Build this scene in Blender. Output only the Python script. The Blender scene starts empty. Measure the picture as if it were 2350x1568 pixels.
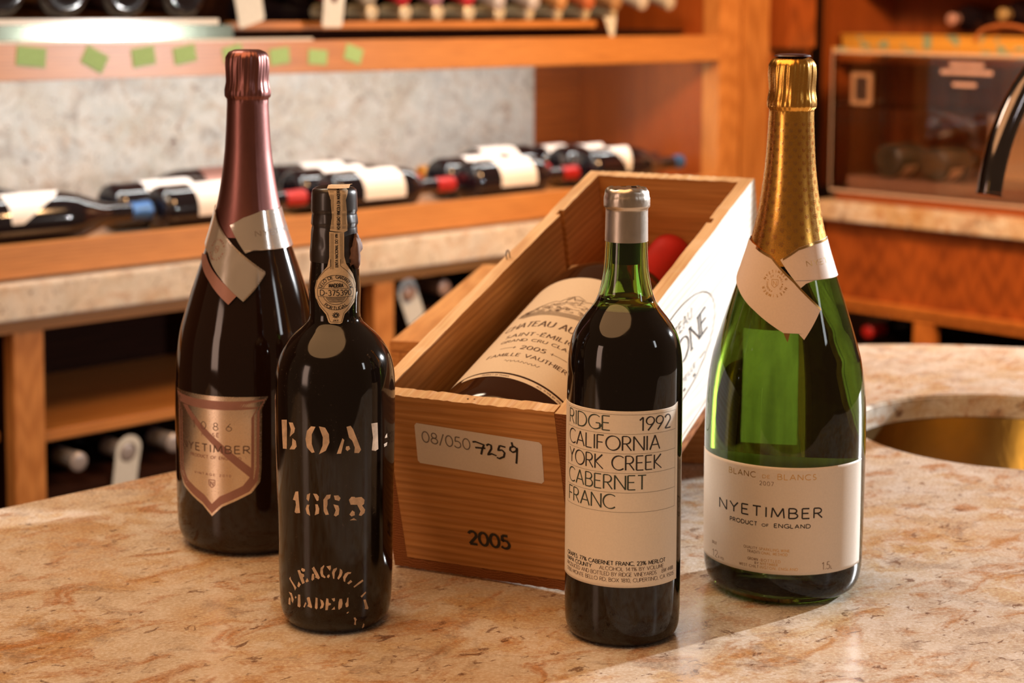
import bpy, bmesh, math, random, bisect
from math import sin, cos, pi, radians, degrees, atan2, sqrt
from mathutils import Vector, Matrix, Euler
from mathutils.geometry import tessellate_polygon
random.seed(7)
SC = bpy.context.scene
COL = SC.collection

# ------------------------------------------------------------------ camera
cam_d = bpy.data.cameras.new('camera')
cam_d.sensor_width = 36.0
cam_d.lens = 4100.0 / 2350.0 * 36.0
cam_d.shift_y = -0.16222
cam_d.clip_start = 0.02
cam = bpy.data.objects.new('camera', cam_d)
COL.objects.link(cam)
cam.matrix_world = Matrix.Translation((0, 0, 0.417)) @ Matrix.Rotation(radians(90 - 5.5), 4, 'X') @ Matrix.Rotation(0.0058, 4, 'Z')
cam_d.dof.use_dof = True
cam_d.dof.focus_distance = 1.17
cam_d.dof.aperture_fstop = 7.4
cam_d.dof.aperture_blades = 7
SC.camera = cam

# ------------------------------------------------------------------ light and exposure
SC.view_settings.view_transform = 'Standard'
SC.view_settings.look = 'None'
SC.view_settings.exposure = 0.0
SC.view_settings.gamma = 1.0
SC.view_settings.use_curve_mapping = False
w = bpy.data.worlds.new('room_light')
SC.world = w
w.use_nodes = True
bg = w.node_tree.nodes['Background']
bg.inputs['Color'].default_value = (1.0, 0.58, 0.32, 1)
bg.inputs['Strength'].default_value = 0.15

Q0 = sqrt(0.5)
def lamp(name, kind, loc, target, energy, color, **kw):
    d = bpy.data.lights.new(name, kind)
    d.energy = energy
    d.color = color
    for k, v in kw.items():
        setattr(d, k, v)
    o = bpy.data.objects.new(name, d)
    COL.objects.link(o)
    o.location = loc
    o.rotation_euler = (Vector(target) - Vector(loc)).to_track_quat('-Z', 'Y').to_euler()
    return o
# the photographer's bright white lamp, to the right and behind the bottles
lamp('key_spot', 'SPOT', (4.30, 4.13, 1.44), (0.12, 1.36, 0.06), 2350, (0.95, 0.98, 1.0),
     spot_size=radians(31), spot_blend=0.45, shadow_soft_size=0.045)
# added weak white light, puts glare and highlights on the wine cabinet
lamp('added_glare_spot', 'SPOT', (1.66, 2.36, 0.31), (-0.62, 2.86, 0.25), 45, (1.0, 0.98, 0.95),
     spot_size=radians(62), spot_blend=0.6, shadow_soft_size=0.03)
# warm ceiling lamps of the room, and smaller lights
lamp('ceiling_lamp_table', 'AREA', (-0.45, 0.9, 1.55), (-0.2, 1.3, 0.0), 25, (1.0, 0.52, 0.22), shape='DISK', size=1.7)
lamp('added_side_light', 'AREA', (-1.5, 0.15, 0.45), (-0.1, 1.3, 0.15), 4.5, (1.0, 0.66, 0.50), shape='RECTANGLE', size=0.35, size_y=0.8)  # added light, for warm reflections on the bottles' left sides and silver collar
lamp('ceiling_lamp_cellar', 'AREA', (-0.7, 1.9, 1.45), (-0.6, 3.0, 0.0), 15, (1.0, 0.80, 0.60), shape='DISK', size=0.5)
lamp('shelf_strip_light', 'AREA', (Q0 * (2.0 - 2.475 - 0.065), Q0 * (2.0 + 2.475 + 0.065), 0.3195), (Q0 * (2.0 - 2.475 - 0.30), Q0 * (2.0 + 2.475 + 0.30), 0.02), 7.5, (0.97, 1.0, 0.98), shape='RECTANGLE', size=2.1, size_y=0.02)
lamp('ceiling_lamp_bar', 'AREA', (0.9, 2.5, 1.2), (1.30, 4.0, 0.2), 62, (1.0, 0.55, 0.25), shape='DISK', size=0.4)
lamp('window_glow', 'AREA', (2.2, 0.2, 1.1), (0.0, 2.2, 0.0), 3, (0.92, 0.96, 1.0), shape='RECTANGLE', size=0.2, size_y=0.5)

# ------------------------------------------------------------------ materials
def mat(name):
    m = bpy.data.materials.new(name)
    m.use_nodes = True
    nt = m.node_tree
    return m, nt, nt.nodes['Principled BSDF']
def node(nt, kind, **kw):
    n = nt.nodes.new(kind)
    for k, v in kw.items():
        setattr(n, k, v)
    return n
def ramp(nt, fac, stops, interp='LINEAR'):
    n = nt.nodes.new('ShaderNodeValToRGB')
    cr = n.color_ramp
    cr.interpolation = interp
    while len(cr.elements) < len(stops):
        cr.elements.new(0.5)
    for e, (p, c) in zip(cr.elements, stops):
        e.position = p
        e.color = (c[0], c[1], c[2], 1) if not isinstance(c, (int, float)) else (c, c, c, 1)
    nt.links.new(fac, n.inputs[0])
    return n.outputs[0]
def noise(nt, vec, scale, detail=4, rough=0.55, dist=0.0):
    n = nt.nodes.new('ShaderNodeTexNoise')
    n.inputs['Scale'].default_value = scale
    n.inputs['Detail'].default_value = detail
    n.inputs['Roughness'].default_value = rough
    n.inputs['Distortion'].default_value = dist
    if vec is not None:
        nt.links.new(vec, n.inputs['Vector'])
    return n.outputs['Fac']
def mapped(nt, scale=(1, 1, 1), rot=(0, 0, 0), loc=(0, 0, 0), coord='Object'):
    tc = nt.nodes.new('ShaderNodeTexCoord')
    mp = nt.nodes.new('ShaderNodeMapping')
    mp.inputs['Scale'].default_value = scale
    mp.inputs['Rotation'].default_value = rot
    mp.inputs['Location'].default_value = loc
    nt.links.new(tc.outputs[coord], mp.inputs['Vector'])
    return mp.outputs[0]
def mix(nt, fac, a, b, mode='MIX'):
    n = nt.nodes.new('ShaderNodeMix')
    n.data_type = 'RGBA'
    n.blend_type = mode
    for s, v in ((0, fac), (6, a), (7, b)):
        if isinstance(v, (int, float)):
            n.inputs[s].default_value = v
        elif isinstance(v, tuple):
            n.inputs[s].default_value = (v[0], v[1], v[2], 1)
        else:
            nt.links.new(v, n.inputs[s])
    return n.outputs[2]
def bump(nt, bsdf, h, strength=0.2, dist=0.001):
    b = nt.nodes.new('ShaderNodeBump')
    b.inputs['Strength'].default_value = strength
    b.inputs['Distance'].default_value = dist
    nt.links.new(h, b.inputs['Height'])
    nt.links.new(b.outputs[0], bsdf.inputs['Normal'])
def plain(name, color, rough=0.5, metallic=0.0, coat=0.0, spec=0.5, grain=0.0):
    m, nt, p = mat(name)
    p.inputs['Roughness'].default_value = rough
    p.inputs['Metallic'].default_value = metallic
    p.inputs['Coat Weight'].default_value = coat
    p.inputs['Specular IOR Level'].default_value = spec
    v = mapped(nt)
    n = noise(nt, v, 160, 3)
    g = 0.10 + grain
    nt.links.new(ramp(nt, n, [(0.3, tuple(c * (1 - g) for c in color)), (0.7, tuple(min(1, c * (1 + g * 0.5)) for c in color))]), p.inputs['Base Color'])
    return m
def granite(name, lift=1.0, scale=1.0, seed=0.0, rough=0.16, warm=1.0):
    m, nt, p = mat(name)
    v = mapped(nt, (scale, scale, scale), (0, 0, 0), (seed, seed, 0))
    m2 = nt.nodes.new('ShaderNodeMapping')
    m2.inputs['Scale'].default_value = (1.0, 1.7, 1.4)
    nt.links.new(mapped(nt, (scale, scale, scale), (0, 0, radians(-38)), (seed, 0, 0)), m2.inputs['Vector'])
    vs = m2.outputs[0]
    big = noise(nt, vs, 4.2, 5, 0.60, 0.9)
    if warm > 0.6:
        c = ramp(nt, big, [(0.34, (0.56, 0.37, 0.19)), (0.45, (0.66, 0.52, 0.36)), (0.54, (0.70, 0.62, 0.52)), (0.66, (0.60, 0.50, 0.40))])
    else:
        c = ramp(nt, big, [(0.34, (0.56, 0.50, 0.42)), (0.45, (0.64, 0.60, 0.52)), (0.54, (0.68, 0.65, 0.59)), (0.66, (0.58, 0.56, 0.52))])
    pale = noise(nt, v, 30, 6, 0.66, 0.5)
    c = mix(nt, ramp(nt, pale, [(0.47, 0.0), (0.57, 0.8)]), c, (0.78, 0.72, 0.64))
    rust = noise(nt, vs, 17, 9, 0.70, 1.2)
    c = mix(nt, ramp(nt, rust, [(0.51, 0.0), (0.565, 0.34 * warm), (0.635, 0.78 * warm)]), c, (0.44, 0.19, 0.05))
    gold = noise(nt, v, 9, 5, 0.6, 1.0)
    c = mix(nt, ramp(nt, gold, [(0.50, 0.0), (0.64, 0.34 * warm)]), c, (0.60, 0.34, 0.12))
    grey = noise(nt, v, 24, 6, 0.62, 0.9)
    c = mix(nt, ramp(nt, grey, [(0.55, 0.0), (0.64, 0.5)]), c, (0.34, 0.27, 0.22))
    speck = noise(nt, vs, 62, 6, 0.66, 0.8)
    c = mix(nt, ramp(nt, speck, [(0.60, 0.0), (0.645, 0.75)]), c, (0.13, 0.055, 0.03))
    fine = noise(nt, v, 380, 3, 0.7)
    c = mix(nt, 0.5, c, ramp(nt, fine, [(0.30, (0.22, 0.18, 0.16)), (0.5, (0.52, 0.50, 0.47)), (0.7, (0.92, 0.90, 0.88))]), 'OVERLAY')
    if lift != 1.0:
        c = mix(nt, 1.0, c, (lift, lift, lift), 'MULTIPLY')
    nt.links.new(c, p.inputs['Base Color'])
    nt.links.new(ramp(nt, fine, [(0.3, rough), (0.75, rough + 0.22)]), p.inputs['Roughness'])
    bump(nt, p, fine, 0.12, 0.0006)
    return m
def wood(name, dark, light, axis='x', scale=1.0, rough=0.35, coat=0.0, rings=0.6, spec=0.5, seed=0.0, knots=False):
    m, nt, p = mat(name)
    k = {'x': (0.10, 1, 1), 'y': (1, 0.10, 1), 'z': (1, 1, 0.10)}[axis]
    v = mapped(nt, tuple(a * scale for a in k), loc=(seed, seed * 0.7, seed * 0.3))
    broad = noise(nt, v, 9, 3, 0.5, 0.6)
    wv = nt.nodes.new('ShaderNodeTexWave')
    wv.wave_type = 'RINGS'
    wv.inputs['Scale'].default_value = 52
    wv.inputs['Distortion'].default_value = 9
    wv.inputs['Detail'].default_value = 3
    wv.inputs['Detail Scale'].default_value = 0.7
    nt.links.new(v, wv.inputs['Vector'])
    fib = noise(nt, mapped(nt, tuple((a if a < 1 else 1) * scale for a in ({'x': (0.03, 1, 1), 'y': (1, 0.03, 1), 'z': (1, 1, 0.03)}[axis]))), 420, 3, 0.6)
    f = mix(nt, rings, broad, wv.outputs['Fac'])
    c = ramp(nt, f, [(0.15, dark), (0.55, tuple((a * 0.35 + b * 0.65) for a, b in zip(dark, light))), (0.9, light)])
    c = mix(nt, 0.35, c, ramp(nt, fib, [(0.35, 0.25), (0.65, 0.72)]), 'OVERLAY')
    if knots:
        kn = noise(nt, mapped(nt, tuple((a if a < 1 else 1) * scale for a in k), loc=(3, 1, 2)), 30, 2, 0.4)
        c = mix(nt, ramp(nt, kn, [(0.66, 0.0), (0.74, 0.5)]), c, tuple(d * 0.45 for d in dark))
    nt.links.new(c, p.inputs['Base Color'])
    p.inputs['Roughness'].default_value = rough
    p.inputs['Coat Weight'].default_value = coat
    p.inputs['Coat Roughness'].default_value = 0.18
    p.inputs['Specular IOR Level'].default_value = spec
    bump(nt, p, fib, 0.10, 0.0005)
    return m
def dark_glass(name, color=(0.006, 0.004, 0.003), dust=0.35, tint=None):
    m, nt, p = mat(name)
    v = mapped(nt, (1, 1, 0.35))
    d = noise(nt, mapped(nt), 520, 4, 0.7)
    s = noise(nt, v, 60, 4, 0.6, 0.5)
    k = ramp(nt, s, [(0.45, 0.0), (0.75, 1.0)])
    specks = ramp(nt, d, [(0.62, 0.0), (0.72, 1.0)])
    f = mix(nt, 1.0, k, specks, 'MULTIPLY')
    c = mix(nt, mix(nt, 1.0, f, (dust, dust, dust), 'MULTIPLY'), color, (0.16, 0.13, 0.11))
    nt.links.new(c, p.inputs['Base Color'])
    nt.links.new(ramp(nt, s, [(0.3, 0.02), (0.8, 0.10 + dust * 0.15)]), p.inputs['Roughness'])
    p.inputs['IOR'].default_value = 1.5
    p.inputs['Specular IOR Level'].default_value = 0.45
    return m
def clear_glass(name, color, rough=0.0, ior=1.5, streak=0.0):
    m, nt, p = mat(name)
    p.inputs['Transmission Weight'].default_value = 1.0
    p.inputs['IOR'].default_value = ior
    p.inputs['Roughness'].default_value = rough
    n = noise(nt, mapped(nt, (1, 1, 0.05)), 90, 3)
    nt.links.new(ramp(nt, n, [(0.35, tuple(c * (1 - streak) for c in color)), (0.6, color)]), p.inputs['Base Color'])
    return m
def foil(name, color, rough=0.3, wrinkle=0.3, wscale=60, metallic=1.0):
    m, nt, p = mat(name)
    n = noise(nt, mapped(nt, (1, 1, 0.6)), wscale, 4, 0.6, 0.5)
    g = noise(nt, mapped(nt), 900, 2)
    nt.links.new(ramp(nt, n, [(0.3, tuple(c * 0.85 for c in color)), (0.7, color)]), p.inputs['Base Color'])
    p.inputs['Metallic'].default_value = metallic
    nt.links.new(ramp(nt, g, [(0.3, max(0.03, rough - 0.02)), (0.7, rough + 0.02)]), p.inputs['Roughness'])
    bump(nt, p, n, wrinkle, 0.0012)
    return m
def paper(name, color, rough=0.55, fibre=0.06, lines=False):
    m, nt, p = mat(name)
    n = noise(nt, mapped(nt, (1, 1, 1)), 700, 3, 0.6)
    c = ramp(nt, n, [(0.3, tuple(a * (1 - fibre) for a in color)), (0.7, color)])
    nt.links.new(c, p.inputs['Base Color'])
    p.inputs['Roughness'].default_value = rough
    bump(nt, p, n, 0.06, 0.0003)
    return m

M = {}
M['granite_table'] = granite('polished_granite_table', 0.84, 1.0)
M['granite_counter'] = granite('polished_granite_counter', 0.95, 0.8, 5.0, 0.25, 0.55)
M['granite_splash'] = granite('honed_granite_splashback', 0.88, 0.75, 11.0, 0.4, 0.45)
M['granite_bar'] = granite('polished_granite_bar', 0.95, 0.8, 17.0, 0.25)
OR_D, OR_L = (0.36, 0.13, 0.028), (0.62, 0.28, 0.082)
for ax in 'xyz':
    M['oak_' + ax] = wood('honey_oak_' + ax, OR_D, OR_L, ax, 1.0, 0.38, 0.25, 0.25)
    M['mahog_' + ax] = wood('red_mahogany_' + ax, (0.16, 0.035, 0.008), (0.40, 0.10, 0.018), ax, 1.0, 0.32, 0.3, 0.3)
    M['void_' + ax] = wood('shade_darkened_cabinet_wood_' + ax, (0.014, 0.004, 0.002), (0.034, 0.010, 0.004), ax, 1.0, 0.75, 0.0, 0.3, 0.12)  # shade inside the bins is put into this wood's colour
    M['pine_' + ax] = wood('wine_case_pine_' + ax, (0.40, 0.155, 0.035), (0.62, 0.30, 0.095), ax, 1.0, 0.62, 0.0, 0.36, 0.3, 0.0, True)
M['pine_raw'] = wood('sawn_pine_edge', (0.66, 0.48, 0.30), (0.86, 0.68, 0.47), 'y', 1.0, 0.75, 0.0, 0.5, 0.2)
M['pine_pale'] = wood('pale_pine_lit_face', (0.78, 0.68, 0.56), (0.93, 0.89, 0.83), 'y', 1.0, 0.6, 0.0, 0.5, 0.3)  # pale pine, lightened further so the lamp-lit side looks blown out
M['oak_gloss'] = wood('glossy_varnished_oak', OR_D, OR_L, 'x', 1.0, 0.32, 1.0, 0.25)
M['oak_gloss'].node_tree.nodes['Principled BSDF'].inputs['Coat Roughness'].default_value = 0.33
M['endgrain'] = wood('pine_end_grain', (0.20, 0.065, 0.02), (0.34, 0.13, 0.045), 'y', 3.0, 0.85, 0.0, 0.6, 0.1)
M['bin_oak'] = wood('bar_bin_oak', (0.30, 0.085, 0.015), (0.55, 0.19, 0.035), 'z', 1.0, 0.38, 0.2, 0.25)
M['black_glass'] = dark_glass('black_bottle_glass', dust=0.25)
M['dusty_glass'] = dark_glass('dusty_black_glass', (0.006, 0.0035, 0.0025), dust=0.55)
M['rose_glass'] = dark_glass('deep_brown_bottle_glass', (0.012, 0.005, 0.003), dust=0.1)
M['bg_glass'] = plain('shelf_bottle_glass', (0.008, 0.006, 0.009), 0.09, coat=0.5)
M['ausone_glass'] = dark_glass('brown_bottle_glass', (0.035, 0.012, 0.004), dust=0.2)
M['green_glass'] = clear_glass('green_bottle_glass', (0.060, 0.100, 0.008), 0.0, 1.40, 0.45)
M['thin_green_glass'] = clear_glass('green_neck_glass', (0.42, 0.66, 0.22), 0.0, 1.5, 0.1)
M['wine'] = plain('red_wine', (0.012, 0.003, 0.003), 0.03, coat=0.4)
M['cork'] = plain('dark_wet_cork', (0.03, 0.018, 0.012), 0.6)
M['silver_capsule'] = foil('champagne_silver_capsule', (0.62, 0.55, 0.48), 0.36, 0.10, 120)
M['silver_mirror'] = foil('mirror_silver_label', (0.95, 0.90, 0.84), 0.14, 0.10, 25, 0.82)
M['silver_satin'] = foil('satin_silver_label', (0.80, 0.68, 0.56), 0.26, 0.02, 25)
M['mauve_foil'] = foil('mauve_satin_foil', (0.27, 0.115, 0.105), 0.38, 0.10, 60)
M['mauve_print'] = foil('mauve_hatched_print', (0.36, 0.19, 0.16), 0.45, 0.05, 90, 0.5)
M['gold_foil'] = foil('gold_foil', (0.88, 0.45, 0.09), 0.27, 0.10, 45)
M['gold_edge'] = foil('polished_gold_border', (0.83, 0.48, 0.16), 0.2, 0.02, 60)
M['cream_label'] = paper('cream_label_paper', (0.80, 0.72, 0.60))
M['pearl_label'] = paper('pearl_label_paper', (0.76, 0.67, 0.57), 0.38)
M['white_label'] = paper('white_label_paper', (0.82, 0.80, 0.78))
M['rose_label'] = paper('blush_neck_label_paper', (0.74, 0.60, 0.51), 0.4)
M['buff_paper'] = paper('buff_seal_paper', (0.62, 0.48, 0.31), 0.6, 0.15)
M['sticker'] = paper('sticker_paper', (0.78, 0.70, 0.62), 0.5)
M['ink_black'] = plain('black_ink', (0.018, 0.014, 0.012), 0.6)
M['ink_green'] = plain('dark_green_ink', (0.035, 0.05, 0.035), 0.6)
M['ink_brown'] = plain('brown_ink', (0.10, 0.055, 0.04), 0.6)
M['ink_grey'] = plain('grey_ink', (0.20, 0.17, 0.15), 0.6)
M['ink_gold'] = foil('gold_ink', (0.70, 0.42, 0.14), 0.35, 0.0, 60, 0.8)
M['ink_rule'] = plain('ruled_line_ink', (0.16, 0.14, 0.10), 0.6)
M['ink_burnt'] = plain('burnt_brand_on_pine', (0.035, 0.028, 0.025), 0.8)
M['stencil'] = plain('cream_stencil_paint', (0.62, 0.47, 0.34), 0.75, grain=0.25)
M['wax'] = plain('black_wax', (0.016, 0.011, 0.010), 0.32, coat=0.2)
M['wax_torn'] = plain('torn_brown_wax', (0.16, 0.08, 0.055), 0.7, grain=0.3)
M['red_cap'] = foil('red_capsule', (0.42, 0.014, 0.012), 0.42, 0.05, 60, 0.15)
M['steel'] = foil('staple_steel', (0.45, 0.42, 0.40), 0.35, 0.0)
M['chrome'] = foil('black_chrome', (0.16, 0.14, 0.14), 0.09, 0.0, 60)
M['brass'] = foil('aged_brass', (0.42, 0.27, 0.09), 0.30, 0.9, 22)
M['acrylic'] = clear_glass('clear_acrylic', (0.96, 0.93, 0.91), 0.02, 1.35)
M['shelf_glass'] = foil('green_mirror_strip', (0.42, 0.48, 0.38), 0.13, 0.05, 30)
M['tag'] = plain('white_card_tag', (0.72, 0.77, 0.77), 0.4)
M['green_note'] = plain('green_paper_note', (0.34, 0.58, 0.25), 0.6)
M['plaster'] = plain('cellar_wall_plaster', (0.10, 0.045, 0.02), 0.8)
M['floor'] = plain('dark_floor_tile', (0.08, 0.05, 0.035), 0.5)
M['leather'] = plain('tan_leather', (0.42, 0.13, 0.035), 0.5)
M['card'] = plain('peach_card', (0.72, 0.45, 0.27), 0.6)
M['picture'] = plain('dim_photo_print', (0.06, 0.045, 0.05), 0.4, grain=0.4)
def crate_print():
    m, nt, p = mat('yellow_crate_with_teal_motifs')
    v = mapped(nt)
    n = noise(nt, v, 26, 1, 0.3)
    c = mix(nt, ramp(nt, n, [(0.58, 0.0), (0.62, 0.9)]), (0.66, 0.33, 0.05), (0.20, 0.36, 0.27))
    nt.links.new(c, p.inputs['Base Color'])
    p.inputs['Roughness'].default_value = 0.5
    return m
M['crate'] = crate_print()
def capsule_mat(name, c, metal=0.4):
    if name not in M:
        M[name] = foil(name, c, 0.35, 0.05, 60, metal)
    return M[name]

# ------------------------------------------------------------------ object helpers
def tag(o, label=None, cat=None, group=None, kind=None):
    if label: o['label'] = label
    if cat: o['category'] = cat
    if group: o['group'] = group
    if kind: o['kind'] = kind
    return o
def empty(name, loc=(0, 0, 0), rot=(0, 0, 0), label=None, cat=None, group=None, matrix=None):
    o = bpy.data.objects.new(name, None)
    COL.objects.link(o)
    o.empty_display_size = 0.02
    if matrix is not None:
        o.matrix_world = matrix
    else:
        o.location = loc
        o.rotation_euler = rot
    return tag(o, label, cat, group)
def obj(name, bm, m, parent=None, smooth=None, matrix=None, label=None):
    me = bpy.data.meshes.new(name)
    bm.normal_update()
    bm.to_mesh(me)
    bm.free()
    for x in (m if isinstance(m, (list, tuple)) else [m]):
        me.materials.append(x)
    if smooth:
        me.shade_smooth()
        if smooth is not True:
            me.set_sharp_from_angle(angle=radians(smooth))
    o = bpy.data.objects.new(name, me)
    COL.objects.link(o)
    if parent is not None: o.parent = parent
    if matrix is not None: o.matrix_local = matrix
    if label: o['label'] = label
    if name in ('green_lettering', 'engraving', 'gold_lettering', 'brown_lettering', 'small_lettering'): o['kind'] = 'stuff'
    return o
def box(bm, x0, x1, y0, y1, z0, z1, bev=0.0, mi=0):
    r = bmesh.ops.create_cube(bm, size=1.0, matrix=Matrix.Translation(((x0 + x1) / 2, (y0 + y1) / 2, (z0 + z1) / 2)) @ Matrix.Diagonal((x1 - x0, y1 - y0, z1 - z0, 1)))
    fs = {f for v in r['verts'] for f in v.link_faces}
    for f in fs: f.material_index = mi
    if bev > 0:
        es = {e for v in r['verts'] for e in v.link_edges}
        bmesh.ops.bevel(bm, geom=list(es), offset=bev, segments=2, affect='EDGES')
    return bm
def newbox(*a, **k):
    return box(bmesh.new(), *a, **k)
def lathe(bm, prof, seg=64, cap=True, mm=0.001, M4=None):
    """prof: list of (z, r) in millimetres"""
    rings = []
    for z, r in prof:
        ring = []
        for i in range(seg):
            a = 2 * pi * i / seg
            p = Vector((sin(a) * r * mm, -cos(a) * r * mm, z * mm))
            ring.append(bm.verts.new(M4 @ p if M4 else p))
        rings.append(ring)
    for a, b in zip(rings, rings[1:]):
        for i in range(seg):
            j = (i + 1) % seg
            bm.faces.new((a[i], a[j], b[j], b[i]))
    if cap:
        bm.faces.new(list(reversed(rings[0])))
        bm.faces.new(rings[-1])
    return bm
def smoothprof(prof, step=1.5):
    """rounds a (z, r) profile without overshooting its corners"""
    n = len(prof)
    d = [(prof[i + 1][1] - prof[i][1]) / max(1e-6, prof[i + 1][0] - prof[i][0]) for i in range(n - 1)]
    m = [d[0]] + [0 if d[i - 1] * d[i] <= 0 else 2 * d[i - 1] * d[i] / (d[i - 1] + d[i]) for i in range(1, n - 1)] + [d[-1]]
    out = []
    for i in range(n - 1):
        h = prof[i + 1][0] - prof[i][0]
        k = max(1, int(abs(h) / step / 1.5))
        for q in range(k):
            t = q / k
            out.append((prof[i][0] + t * h, (2 * t**3 - 3 * t**2 + 1) * prof[i][1] + (t**3 - 2 * t**2 + t) * m[i] * h + (-2 * t**3 + 3 * t**2) * prof[i + 1][1] + (t**3 - t**2) * m[i + 1] * h))
    out.append(prof[-1])
    return out
def radius(prof, z):
    if z <= prof[0][0]: return prof[0][1]
    if z >= prof[-1][0]: return prof[-1][1]
    i = bisect.bisect_right(prof, (z, 1e9))
    (a, r), (b, s) = prof[i - 1], prof[i]
    return r + (s - r) * (z - a) / max(1e-9, b - a)
def onsurf(prof, off):
    """maps (angle in degrees, height in mm) to the bottle surface"""
    prof = smoothprof(prof, 1.5)
    def f(phi, z):
        r = (radius(prof, z) + off) * 0.001
        a = radians(phi)
        return Vector((sin(a) * r, -cos(a) * r, z * 0.001))
    return f
def patch(bm, poly, F, dz=1.5, cols=12, lift=None):
    """fills an outline given in surface coordinates, row by row"""
    zs = [p[1] for p in poly]
    za, zb = min(zs), max(zs)
    n = max(2, int((zb - za) / dz) + 1)
    levels = sorted(set([za + (zb - za) * i / n for i in range(n + 1)] + [z for z in zs]))
    rows = []
    for z in levels:
        zz = min(max(z, za + 1e-4), zb - 1e-4)
        xs = []
        for (x0, y0), (x1, y1) in zip(poly, poly[1:] + poly[:1]):
            if (y0 <= zz < y1) or (y1 <= zz < y0):
                xs.append(x0 + (x1 - x0) * (zz - y0) / (y1 - y0))
        if len(xs) < 2: continue
        a, b = min(xs), max(xs)
        rows.append([bm.verts.new(F(a + (b - a) * i / cols, z)) for i in range(cols + 1)])
    for r, s in zip(rows, rows[1:]):
        for i in range(cols):
            try: bm.faces.new((r[i], r[i + 1], s[i + 1], s[i]))
            except ValueError: pass
    return bm

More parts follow.
